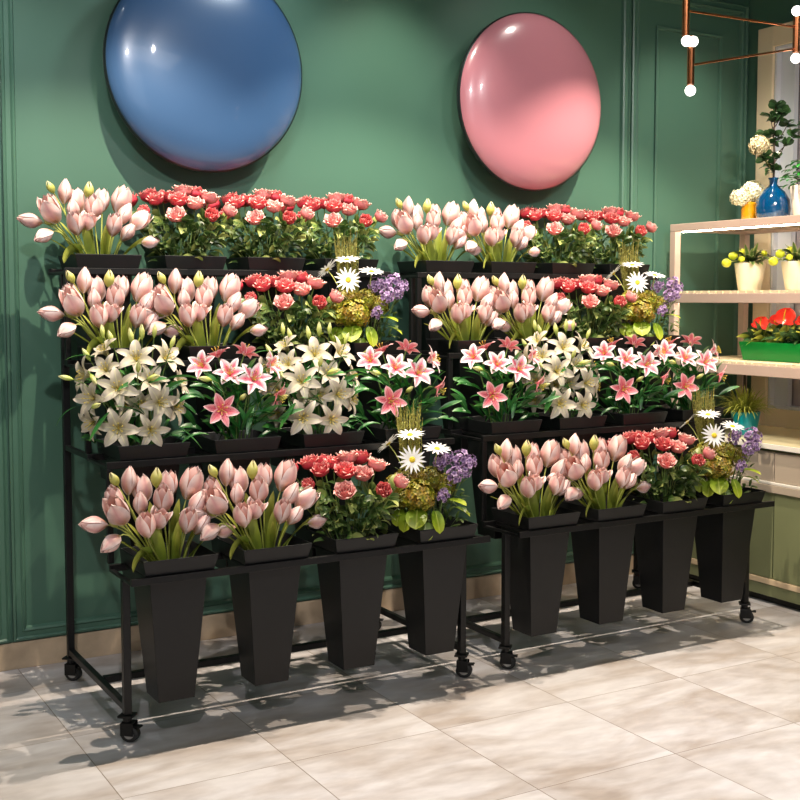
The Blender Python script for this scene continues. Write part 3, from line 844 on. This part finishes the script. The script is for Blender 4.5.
WB = [(0, .345, .0, (0, -.1, 1)), (.040, .350, .02, (.1, 0, 1)), (-.035, .330, .02, (-.15, 0, 1)), (-.125, .350, .02, (-.1, .1, 1)), (-.175, .275, .0, (-.5, -.1, .8)), (-.235, .205, -.06, (-1, -.1, .25)),
      (-.148, .200, -.09, (.4, -.6, -.6)), (.035, .205, -.10, (.8, -.6, .25)), (.098, .315, .0, (.35, 0, 1)), (-.10, .33, .03, (-.3, 0, 1)), (-.01, .24, -.10, (.1, -.6, .9)), (-.14, .12, -.12, (.6, -.7, .3))]
PL = [(-.020, .215, -.06, (-.1, -.85, .55), 'p', 1.0), (.062, .195, -.09, (.2, -.9, .45), 'p', 1.0), (-.050, .092, -.13, (0, -1, .12), 'd', 1.0), (-.118, .240, -.05, (-.45, -.8, .5), 'p', .95),
      (-.060, .280, .03, (-.3, .2, .9), 'd', .8), (.045, .285, .03, (.4, .5, .8), 'd', .85), (.135, .235, -.03, (.85, -.5, .35), 'p', .95), (.155, .120, -.05, (.85, -.4, -.4), 'd', .85)]


def make_lilies(white):
    o = thing('lily_bunch', (0, 0, 0), '', 'flower bunch', 'bunches of cream lilies' if white else 'bunches of pink lilies', radians(-14))
    if white:
        for a, c, b, d, v, s in WL:
            dv = Vector(d).normalized(); tip = Vector((a, b, c + RIMZ)) - dv * 0.045 * s
            stem_obj(o, (a * .2, b * .2, -.03), tip, dv, 0.0022, 'stem_dark', up=(0, .3, 1))
            x = put(LILW[v], 'lily_bloom', o, tip, dv, s)
            y = bpy.data.objects.new('stamens', STAM); col.objects.link(y); y.parent = x
        buds = WB
    else:
        for a, c, b, d, ty, s in PL:
            dv = Vector(d).normalized(); tip = Vector((a, b, c + RIMZ)) - dv * 0.035 * s
            stem_obj(o, (a * .2, b * .2, -.03), tip, dv, 0.0022, 'stem_dark', up=(0, .3, 1))
            x = put(random.choice(LILP) if ty == 'p' else LILD[0], 'lily_bloom', o, tip, dv, s)
            y = bpy.data.objects.new('stamens', STAM); col.objects.link(y); y.parent = x
        buds = [(-.100, .190, -.09, (-.8, -.5, .2)), (.02, .13, -.10, (.3, -.7, .4))]
    for a, c, b, d in buds:
        dv = Vector(d).normalized(); tip = Vector((a, b, c + RIMZ)) - dv * 0.025
        stem_obj(o, (a * .2, b * .2, -.03), tip, dv, 0.0018, 'stem_dark')
        put(LBUD, 'lily_bud', o, tip, dv, random.uniform(.8, 1.0))
    bm = new_bm()
    n = 75 if white else 85
    for i in range(n):
        h = random.uniform(.0, .26 if white else .22)
        a = random.gauss(0, .05) * (1 + 3 * h); b = random.uniform(-.08, .06)
        a = max(-.15, min(.15, a))
        d = (a * 6 + random.uniform(-.8, .8), random.uniform(-.45, .5), random.uniform(.1, 1.2))
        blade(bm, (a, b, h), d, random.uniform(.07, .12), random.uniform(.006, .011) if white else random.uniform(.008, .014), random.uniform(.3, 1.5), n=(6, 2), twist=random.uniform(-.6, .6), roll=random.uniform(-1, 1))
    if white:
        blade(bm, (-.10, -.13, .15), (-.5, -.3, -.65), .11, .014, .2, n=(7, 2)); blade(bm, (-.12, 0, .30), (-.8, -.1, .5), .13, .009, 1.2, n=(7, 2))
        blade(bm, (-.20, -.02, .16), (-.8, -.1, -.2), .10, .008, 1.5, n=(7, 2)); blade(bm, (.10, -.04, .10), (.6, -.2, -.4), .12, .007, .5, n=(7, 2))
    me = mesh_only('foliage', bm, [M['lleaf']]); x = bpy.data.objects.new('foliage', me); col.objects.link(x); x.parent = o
    return o


# ---- mixed bunch --------------------------------------------------------
def round_leaf(bm, p, d, L_, W, droop=0.6, mi=0):
    blade(bm, p, d, L_, W, droop, mi=mi, n=(8, 4), fold=.15, shape=.5)


def make_mixed():
    o = thing('mixed_bunch', (0, 0, 0), '', 'flower bunch', 'mixed bunches with white daisies', ROT)
    for a, c, b, d in ((-.063, .225, -.10, (0, -1, .22)), (-.074, .300, -.03, (-.05, -.32, 1)), (.020, .255, -.05, (.15, -.35, 1)), (-.150, .265, .0, (-.7, .3, .75))):
        dv = Vector(d).normalized(); tip = Vector((a, b, c + RIMZ))
        stem_obj(o, (a * .25, b * .25, -.03), tip, dv, 0.0018, 'stem')
        x = put(DAISY, 'daisy', o, tip, dv, 1.0)
        y = bpy.data.objects.new('daisy_centre', EYE); col.objects.link(y); y.parent = x
    for a, c, b, s in ((-.120, .120, -.05, 1.1), (-.040, .100, -.09, 1.30), (-.080, .150, -.03, 1.05), (-.005, .15, -.04, 1.0), (.045, .13, -.03, .9), (-.08, .09, -.08, .95)):
        tip = Vector((a, b, c + RIMZ)); stem_obj(o, (a * .25, b * .25, -.03), tip, (0, 0, 1), 0.003, 'stem_dark')
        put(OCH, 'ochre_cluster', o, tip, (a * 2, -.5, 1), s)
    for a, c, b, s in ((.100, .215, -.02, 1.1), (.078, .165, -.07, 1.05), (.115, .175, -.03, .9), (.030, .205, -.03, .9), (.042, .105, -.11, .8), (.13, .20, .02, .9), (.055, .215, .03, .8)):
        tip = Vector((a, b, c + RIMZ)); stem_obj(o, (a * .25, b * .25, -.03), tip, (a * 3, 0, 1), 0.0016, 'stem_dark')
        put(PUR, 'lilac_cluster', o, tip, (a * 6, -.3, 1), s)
    for p, d, L_, W in (((-.045, -.10, .105), (-.05, -.75, -.45), .075, .034), ((.045, -.07, .13), (.75, -.45, .25), .085, .022), ((.015, -.10, .10), (.25, -.5, -.7), .075, .021),
                        ((-.020, -.105, .06), (.10, -.6, -.75), .062, .026), ((-.105, -.07, .10), (-.2, -.55, -.6), .06, .022), ((.08, -.03, .10), (.8, -.2, -.1), .06, .018), ((-.07, -.09, .09), (-.3, -.6, -.5), .07, .026), ((-.13, -.03, .09), (-.8, -.3, -.2), .06, .02)):
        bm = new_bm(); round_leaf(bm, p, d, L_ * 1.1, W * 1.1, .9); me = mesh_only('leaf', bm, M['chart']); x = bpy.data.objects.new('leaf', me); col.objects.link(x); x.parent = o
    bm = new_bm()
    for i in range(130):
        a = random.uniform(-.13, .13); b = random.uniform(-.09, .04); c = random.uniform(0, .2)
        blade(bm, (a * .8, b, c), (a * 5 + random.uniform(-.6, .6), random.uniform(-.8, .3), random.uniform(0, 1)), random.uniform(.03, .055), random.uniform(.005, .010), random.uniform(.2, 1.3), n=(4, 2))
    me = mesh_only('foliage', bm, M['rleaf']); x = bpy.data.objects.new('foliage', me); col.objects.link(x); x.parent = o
    bm = new_bm()
    for i in range(70):
        a = random.uniform(-.035, .030); b = random.uniform(-.01, .03)
        h = random.uniform(.36, .47); tw = random.uniform(-.02, .02)
        pts = bez(Vector((a * .5 - .02, b * .6, -.02)), Vector((a - .05, b, .15)), Vector((a - .075, b + .02, h * .6)), Vector((a * 1.2 - .08 + tw, b + .01, h)), 10)
        tube(bm, pts, 0.0018, 0.0010, n=4)
        for q in range(16):
            t = .35 + .62 * q / 16; p = pts[min(9, int(t * 10))].lerp(pts[min(10, int(t * 10) + 1)], (t * 10) % 1)
            an = random.uniform(0, 6.28)
            blade(bm, p, (.55 * cos(an), .55 * sin(an), 1), .014, .0026, 0, n=(2, 2))
    me = mesh_only('grass_tuft', bm, M['grass']); x = bpy.data.objects.new('grass_tuft', me); col.objects.link(x); x.parent = o
    return o


PROTO = {'T': make_tulips(), 'R': make_roses(), 'W': make_lilies(True), 'P': make_lilies(False), 'M': make_mixed()}
DESC = {'T': ('bunch of pale pink tulips', 'in'), 'R': ('bunch of coral red roses with leaves', 'in'), 'W': ('bunch of cream white lilies', 'in'),
        'P': ('bunch of pink white-edged lilies', 'in'), 'M': ('mixed bunch of daisies, ochre and lilac flowers', 'in')}
used = set()
for r in range(2):
    for k in range(4):
        for i, ch in enumerate(KIND[(r, k)]):
            b = PROTO[ch] if ch not in used else copy_tree(PROTO[ch])
            used.add(ch)
            b.location = place(k, r, i) + Vector((0, 0, 0.004))
            b.rotation_euler = (0, 0, {'T': radians(2), 'W': radians(-16), 'P': radians(-20)}.get(ch, ROT) + radians([-2, 3, -3, 2][(i + k) % 4]))
            pos = '%s bucket' % ORD[i] if i in (0, 3) else '%s bucket from left' % ORD[i]
            b['label'] = '%s, %s, %s, %s' % (DESC[ch][0], pos, TIER[k], SIDE[r])

# ------------------------------------------------------------------ corner display: cabinet
FX = 3.97; YE = 4.318; YN = 2.3
bx0 = WX - 0.016
o = thing('base_cabinet', (FX, 3.3, 0), 'low olive green cabinet with beige drawer band along the right wall', 'cabinet')
def cb(name, x0, x1, y0, y1, z0, z1, m, parent=o, bevel=0.002, base=(FX, 3.3, 0)):
    bm = new_bm(); box(bm, x0 - base[0], x1 - base[0], y0 - base[1], y1 - base[1], z0 - base[2], z1 - base[2])
    return build(name, bm, m, parent, bevel=bevel)
cb('toe_kick', FX + 0.03, bx0, YN, YE, 0, 0.032, M['toe'])
cb('body', FX + 0.016, bx0, YN, YE, 0.032, 0.69, M['olive'])
cb('plinth_panel', FX, FX + 0.0155, YN, YE, 0.034, 0.086, M['olive'])
cb('light_strip', FX - 0.004, FX + 0.0155, YN, YE, 0.087, 0.112, M['strip'])
yy = [YE, 3.585, 2.86, YN]
for a, b in zip(yy, yy[1:]):
    cb('door', FX, FX + 0.0155, b + 0.003, a - 0.003, 0.115, 0.497, M['olive'])
cb('ledge', FX - 0.012, FX + 0.0155, YN, YE, 0.499, 0.532, M['drawer'])
cb('edge_strip', FX - 0.010, FX + 0.0155, YN, YE, 0.533, 0.545, M['whitestrip'])
for a, b in zip(yy, yy[1:]):
    cb('drawer', FX - 0.002, FX + 0.0155, b + 0.002, a - 0.002, 0.547, 0.676, M['drawer'])
c2 = thing('worktop', (FX, 3.3, 0.69), 'cream worktop with white front edge on the low olive cabinet', 'worktop')
cb('worktop_slab', FX - 0.012, bx0, YN, YE, 0.6905, 0.712, M['counter'], c2, base=(FX, 3.3, 0.69))
cb('edge_strip', FX - 0.018, FX - 0.0121, YN, YE, 0.6905, 0.7125, M['whitestrip'], c2, base=(FX, 3.3, 0.69), bevel=0.001)

# display shelf frame standing on the worktop
WT = 0.7125
SY1, SY0 = 4.262, 2.5; SX1 = 4.47
o = thing('display_shelf', (FX, SY1, WT), 'champagne metal display shelf with slatted boards standing on the cream worktop', 'shelf')
base = (FX, SY1, WT)
PW = 0.036
for x in (FX, SX1 - PW):
    for y in (SY0, SY1 - PW):
        cb('post', x, x + PW, y, y + PW, WT, 1.6675, M['champagne'], o, base=base)
for nm, z0, z1 in (('top_rail', 1.668, 1.703), ('shelf_rail', 1.328, 1.372), ('shelf_rail', 1.005, 1.052)):
    hi = z0 > 1.6
    a0, a1 = (SY0, SY1) if hi else (SY0 + PW, SY1 - PW)
    cb(nm, FX, FX + 0.03, a0, a1, z0, z1, M['champagne'], o, base=base)
    cb(nm, SX1 - 0.03, SX1, a0, a1, z0, z1, M['champagne'], o, base=base)
    for y in (SY0, SY1 - 0.03):
        if hi: cb(nm, FX + 0.03, SX1 - 0.03, y, y + 0.03, z0, z1, M['champagne'], o, base=base)
        else: cb(nm, FX + PW, SX1 - PW, y, y + 0.03, z0, z1, M['champagne'], o, base=base)
    if hi:
        cb('shelf_board', FX + 0.031, SX1 - 0.031, SY0 + 0.031, SY1 - 0.031, z1 - 0.015, z1 - 0.001, M['shelfboard'], o, base=base)
    else:
        bm = new_bm(); y = SY0 + PW
        while y < SY1 - PW - 0.03:
            box(bm, FX - base[0] + 0.002, SX1 - base[0] - 0.002, y - base[1], y + 0.034 - base[1], z1 + 0.0005 - base[2], z1 + 0.012 - base[2]); y += 0.046
        build('slatted_board', bm, M['shelfboard'], o, bevel=0.001)
for z1 in (1.668, 1.328):
    cb('led_strip', FX + 0.034, FX + 0.046, SY0 + PW + 0.01, SY1 - PW - 0.01, z1 + 0.003 if z1 < 1.5 else 1.6635, z1 + 0.009 if z1 < 1.5 else 1.6695, M['led'], o, base=base, bevel=0)
TOPZ, S2Z, S3Z = 1.7035, 1.3845, 1.0645


# ------------------------------------------------------------------ plants on the display
def pot_body(bm, r0, r1, h, lip=0.0, th=0.006):
    prof = [(r0 * 0.96, 0), (r0, 0.004), (r1, h - 0.004)]
    if lip: prof = [(r0 * 0.96, 0), (r0, 0.004), (r1 - lip, h * 0.82), (r1, h * 0.84), (r1, h - 0.004)]
    prof += [(r1 - 0.002, h), (r1 - th + 0.001, h), (r1 - th, h - 0.006), (r1 - th - (r1 - r0) * 0.2, h * 0.8), (0, h * 0.8)]
    lathe(bm, prof, 40)


def fruit_plant(x, y, z, seed, label_pot, label_plant):
    random.seed(seed)
    p = thing('flower_pot', (x, y, z), label_pot, 'pot', 'cream pots on the display shelf')
    bm = new_bm(); pot_body(bm, 0.052, 0.072, 0.128); build('pot_body', bm, M['cream_pot'], p, smooth=True)
    bm = new_bm(); lathe(bm, [(0.062, 0.103), (0.063, 0.116), (0, 0.118)], 32); build('soil', bm, M['soil'], p)
    t = thing('fruiting_plant', (x, y, z + 0.116), label_plant, 'plant', 'small fruiting plants in cream pots', ROT - radians(12))
    for (a, b, c, r) in ((-.078, -.02, .045, .021), (-.108, -.03, .012, .022), (-.042, -.045, .028, .016), (-.035, 0, .062, .017), (.060, -.02, .055, .015)):
        bm = new_bm(); tube(bm, bez(Vector((a * .1, b * .1, -.005)), Vector((a * .3, b * .4, .05)), Vector((a * .8, b * .8, c + .03)), Vector((a, b, c + r * .8)), 6), 0.0016, n=5)
        s = build('fruit_stalk', bm, M['stem_dark'], t, smooth=True)
        bm = new_bm(); sphere(bm, (a, b, c), r, sub=3, sc=(1, 1, .92)); build('fruit', bm, M['fruit'], t, smooth=True)
    bm = new_bm()
    for i in range(12):
        an = i * 2.4; blade(bm, (0.01 * cos(an), .01 * sin(an), 0), (.45 * cos(an), .45 * sin(an), 1), random.uniform(.075, .12), .012, .4, mi=0, n=(7, 2))
    for i in range(40):
        an = random.uniform(0, 6.28); rr = random.uniform(.01, .06)
        blade(bm, (rr * cos(an), rr * sin(an), random.uniform(.0, .05)), (cos(an), sin(an), random.uniform(.1, 1)), random.uniform(.045, .07), .014, 1.0, mi=i % 2, n=(5, 2))
    build('foliage', bm, [M['vleaf'], M['dleaf']], t, smooth=True)


fruit_plant(4.15, 3.92, S2Z, 3, 'cream tapered pot farther left on the middle display shelf', 'small plant with lime green fruit in the farther left cream pot')
fruit_plant(4.15, 3.64, S2Z, 3, 'cream tapered pot cut off by the right edge on middle display shelf', 'small fruiting plant in the cream pot at the right picture edge')

# green planter with anthuriums
random.seed(5)
gx_, gy_ = 4.16, 3.72
p = thing('planter_box', (gx_, gy_, S3Z), 'green plastic planter box on the lower display shelf', 'planter')
bm = new_bm()
def ringr(hx, hy, z): return [bm.verts.new((x * hx, y * hy, z)) for x, y in ((-1, -1), (1, -1), (1, 1), (-1, 1))]
RR = [ringr(.060, .185, 0), ringr(.070, .205, .085), ringr(.064, .199, .085), ringr(.060, .190, .065)]
for A, B_ in zip(RR, RR[1:]):
    for k in range(4): bm.faces.new((A[k], A[(k + 1) % 4], B_[(k + 1) % 4], B_[k]))
bm.faces.new(RR[0]); bm.faces.new(RR[-1])
build('planter_body', bm, M['green_box'], p, bevel=0.003)
bm = new_bm(); box(bm, -.058, .058, -.188, .188, .0655, .072); build('soil', bm, M['soil'], p)
t = thing('anthurium', (gx_, gy_, S3Z + .072), 'red anthurium with pale edged leaves in the green planter', 'plant')
for (yy_, xx_, zz_, s) in ((.115, -.03, .085, 1.0), (.045, -.01, .105, .8), (-.025, -.03, .115, 1.25), (-.12, -.01, .10, 1.0)):
    bm = new_bm(); tube(bm, bez(Vector((xx_ * .3, yy_ * .5, -.004)), Vector((xx_ * .3, yy_ * .6, .05)), Vector((xx_, yy_, zz_ * .7)), Vector((xx_, yy_, zz_)), 6), .002, n=5)
    build('flower_stalk', bm, M['stem_dark'], t, smooth=True)
    bm = new_bm()
    M4 = Matrix.Translation((xx_, yy_, zz_)) @ frame_to((-.6, -.5, .45), 1.2) @ Matrix.Scale(s * 1.35, 4)
    for sg in (-1, 1):
        sheet(bm, lambda tt, ss: (-.012 + .056 * tt, sg * (.5 + .5 * ss) * .026 * (sin(pi * (.12 + .88 * tt)) ** .6 + (.35 if tt < .15 else 0)), .006 * (.5 + .5 * ss) ** 2 - .012 * tt * tt), 8, 4, M4)
    sp = build('spathe', bm, M['spathe'], t, smooth=True)
    bm = new_bm(); tube(bm, [M4 @ Vector((0, 0, .002)), M4 @ Vector((.006, 0, .022)), M4 @ Vector((.014, 0, .034))], .0035, .002, n=8); build('spadix', bm, M['daisy_eye'], sp, smooth=True)
bm = new_bm()
for i in range(90):
    y0 = random.uniform(-.18, .18); an = random.uniform(0, 6.28)
    blade(bm, (random.uniform(-.03, .03), y0, random.uniform(0, .04)), (cos(an) * .7 - .45, sin(an) * .6 + y0 * 2, random.uniform(.3, 1.3)), random.uniform(.07, .11), random.uniform(.013, .019), random.uniform(.4, 1.9), mi=1 if random.random() < .4 else 0, n=(7, 2), roll=random.uniform(-.8, .8))
build('foliage', bm, [M['dleaf'], M['yleaf']], t, smooth=True)

# teal pot with grass on the worktop
tx_, ty_ = 4.15, 3.93
p = thing('flower_pot', (tx_, ty_, WT), 'teal blue pot standing on the cream worktop', 'pot')
bm = new_bm(); pot_body(bm, .052, .068, .108); build('pot_body', bm, M['teal'], p, smooth=True)
bm = new_bm(); lathe(bm, [(.058, .087), (.060, .098), (0, .100)], 32); build('soil', bm, M['soil'], p)
t = thing('grass_plant', (tx_, ty_, WT + .098), 'bushy yellow green grass growing in the teal pot', 'plant')
bm = new_bm()
for i in range(230):
    an = random.uniform(0, 6.28); rr = random.uniform(0, .035); sp = random.uniform(.15, 1.2)
    blade(bm, (rr * cos(an), rr * sin(an), -.002), (sp * cos(an), sp * sin(an), 1), random.uniform(.08, .175), .0032, random.uniform(.6, 2.6), n=(8, 2))
build('blades', bm, M['yleaf'], t, smooth=True)
bm = new_bm(); tube(bm, [(.0, .01, -.002), (.004, .012, .09), (.0, .008, .19)], .0075, .006, n=8); build('dark_stake', bm, M['wood_stem'], t, smooth=True)

# amber vase with white florets
vx, vy = 4.12, 3.905
p = thing('amber_vase', (vx, vy, TOPZ), 'amber yellow glass vase on top of the display shelf', 'vase')
bm = new_bm(); lathe(bm, [(.030, 0), (.034, .006), (.036, .05), (.030, .075), (.034, .086), (.031, .086), (.027, .075), (.032, .05), (0, .03)], 32); build('vase_body', bm, M['vase_yellow'], p, smooth=True)
t = thing('white_hydrangea', (vx, vy, TOPZ + .03), 'white hydrangea blooms in the amber vase', 'flower bunch', None, ROT)
WH = cluster_mesh('flower_head', .050, 85, .0135, M['whitefl'], low=-.6, fill=.72)
for a, b, c, s in ((-.040, 0, .075, .9), (.018, .01, .105, 1.05)):
    bm = new_bm(); tube(bm, bez(Vector((0, 0, .003)), Vector((0, 0, .03)), Vector((a * .7, b, c * .6)), Vector((a, b, c)), 6), .002, n=5); build('stem', bm, M['stem'], t, smooth=True)
    put(WH, 'flower_head', t, (a, b, c), (a, -.4, 1), s)

# blue vase with dark branch
vx, vy = 4.15, 3.79
p = thing('blue_vase', (vx, vy, TOPZ), 'cobalt blue glass bottle vase on top of the display shelf', 'vase')
bm = new_bm()
lathe(bm, [(.070, 0), (.074, .006), (.078, .05), (.073, .09), (.050, .128), (.024, .150), (.017, .163), (.019, .180), (.024, .190), (.020, .190), (.015, .180), (.013, .163), (.018, .150), (.060, .09), (.060, .02), (0, .015)], 40)
build('vase_body', bm, M['vase_blue'], p, smooth=True)
t = thing('dark_leaf_branch', (vx, vy, TOPZ + .015), 'tall dark leaved branch with tan pompom bloom in the blue vase', 'plant', None, ROT - radians(14))
bm = new_bm()
main = [Vector((0, 0, 0)), Vector((0, 0, .17)), Vector((.003, 0, .27)), Vector((-.004, 0, .37)), Vector((.004, 0, .50))]
tube(bm, main, .006, .003, n=8)
br = [((0, 0, .20), (-.045, -.03, .26)), ((0, 0, .24), (.05, -.02, .33)), ((0, 0, .28), (-.045, .01, .36)), ((0, 0, .32), (.055, 0, .41)), ((0, 0, .37), (-.02, 0, .45)), ((0, 0, .40), (.03, -.01, .47)), ((0, 0, .27), (.075, -.03, .36)), ((0, 0, .22), (-.07, -.03, .30))]
for a, b in br: tube(bm, [a, ((a[0] + b[0]) / 2, (a[1] + b[1]) / 2, (a[2] + b[2]) / 2 - .008), b], .0028, .0018, n=5)
build('branch', bm, M['wood_stem'], t, smooth=True)
bm = new_bm(); random.seed(11)
tips = [Vector(b) for a, b in br] + [Vector((.004, 0, .50)), Vector((0, 0, .44)), Vector((0, 0, .33)), Vector((0, 0, .26)), Vector((0, 0, .38)), Vector((0, 0, .22))]
for q in tips:
    for k in range(8):
        an = k * .85 + random.uniform(0, .5)
        blade(bm, q + Vector((0, 0, random.uniform(-.014, .01))), (cos(an), sin(an), random.uniform(-.1, .8)), random.uniform(.032, .050), random.uniform(.013, .018), .3, n=(6, 2), shape=.4, roll=random.uniform(-1.5, 1.5))
for k in range(5):
    an = pi + random.uniform(-.9, .9)
    blade(bm, (0, 0, .195 + .01 * k), (cos(an), sin(an) - .4, .2), .075, .015, .9, n=(6, 2))
build('leaves', bm, M['dleaf'], t, smooth=True)
bm = new_bm(); tube(bm, bez(Vector((0, 0, .19)), Vector((-.02, -.02, .24)), Vector((-.06, -.03, .27)), Vector((-.068, -.03, .315)), 6), .002, n=5); build('bloom_stem', bm, M['stem'], t, smooth=True)
PO = cluster_mesh('pompom_bloom', .046, 110, .0125, M['pom'], low=-.9, fill=.72)
put(PO, 'pompom_bloom', t, (-.066, -.03, .318), (-.2, -.6, 1), 1.0)

# white pot with fern at the right edge
px_, py_ = 4.20, 3.635
p = thing('flower_pot', (px_, py_, TOPZ), 'glossy white pot at the right end on top of the shelf', 'pot')
bm = new_bm(); pot_body(bm, .062, .078, .145); build('pot_body', bm, M['white_pot'], p, smooth=True)
bm = new_bm(); lathe(bm, [(.066, .117), (.068, .132), (0, .134)], 32); build('soil', bm, M['soil'], p)
t = thing('leafy_fern', (px_, py_, TOPZ + .132), 'bright green leafy fern in the glossy white pot', 'plant')
bm = new_bm(); random.seed(3)
for i in range(120):
    an = random.uniform(0, 6.28); e = random.uniform(-.1, 1.4); L_ = random.uniform(.05, .13)
    blade(bm, (L_ * .9 * cos(an) * cos(e) , L_ * .9 * sin(an) * cos(e), .02 + L_ * sin(e)), (cos(an), sin(an), random.uniform(-.3, .7)), random.uniform(.03, .05), .012, .8, mi=0 if random.random() < .6 else 1, n=(5, 2))
for i in range(10):
    an = i * .63; tube(bm, [(0, 0, -.002), (.03 * cos(an), .03 * sin(an), .05)], .0015, n=4, mi=1)
build('fronds', bm, [M['fern'], M['dleaf']], t, smooth=True)
bm = new_bm(); tube(bm, [(0, -.03, 0), (.0, -.02, .15), (.005, -.01, .30)], .004, .002, n=6, mi=0)
for q in ((0, -.01, .30), (0, -.02, .26), (.01, -.01, .22), (-.02, .02, .28), (-.015, .0, .24), (0, .03, .25)):
    for k in range(8):
        an = k * .8 + random.uniform(0, .4); blade(bm, q, (cos(an), sin(an), random.uniform(-.1, .7)), random.uniform(.028, .042), .011, .4, mi=1, n=(5, 2), shape=.45)
build('dark_sprig', bm, [M['wood_stem'], M['dleaf']], t, smooth=True)

# ------------------------------------------------------------------ pendant lamp
bx_, by_ = 2.47, 2.60
o = thing('pendant_lamp', (bx_, by_, 0), 'copper tube pendant lamp with small lit white globes near the ceiling', 'lamp')
o.location = (bx_, by_, CZ)
def rod(name, p0, p1, r, m=M['copper']):
    bm = new_bm(); q0 = Vector(p0) - Vector((bx_, by_, CZ)); q1 = Vector(p1) - Vector((bx_, by_, CZ))
    tube(bm, [q0, q1], r, n=14); return build(name, bm, m, o)
bm = new_bm(); lathe(bm, [(.055, -.028), (.06, -.022), (.06, -.001)], 32); build('ceiling_plate', bm, M['copper'], o)
rod('upper_tube', (bx_, by_, 2.115), (bx_, by_, 2.975), .011)
rod('lower_tube', (2.488, 2.595, 1.975), (2.488, 2.595, 2.115), .011)
rod('arm', (bx_, by_, 2.188), (2.945, 2.61, 2.196), .0035)
rod('arm', (2.488, 2.595, 2.032), (2.945, 2.61, 2.130), .0035)
rod('outer_tube', (2.945, 2.61, 2.118), (2.945, 2.61, 2.228), .011)
for p in ((2.466, 2.59, 2.098), (2.486, 2.586, 2.098), (2.488, 2.595, 1.958), (2.945, 2.61, 2.246), (2.945, 2.61, 2.100)):
    bm = new_bm(); sphere(bm, Vector(p) - Vector((bx_, by_, CZ)), .0155, sub=3); build('globe', bm, M['glow'], o, smooth=True)
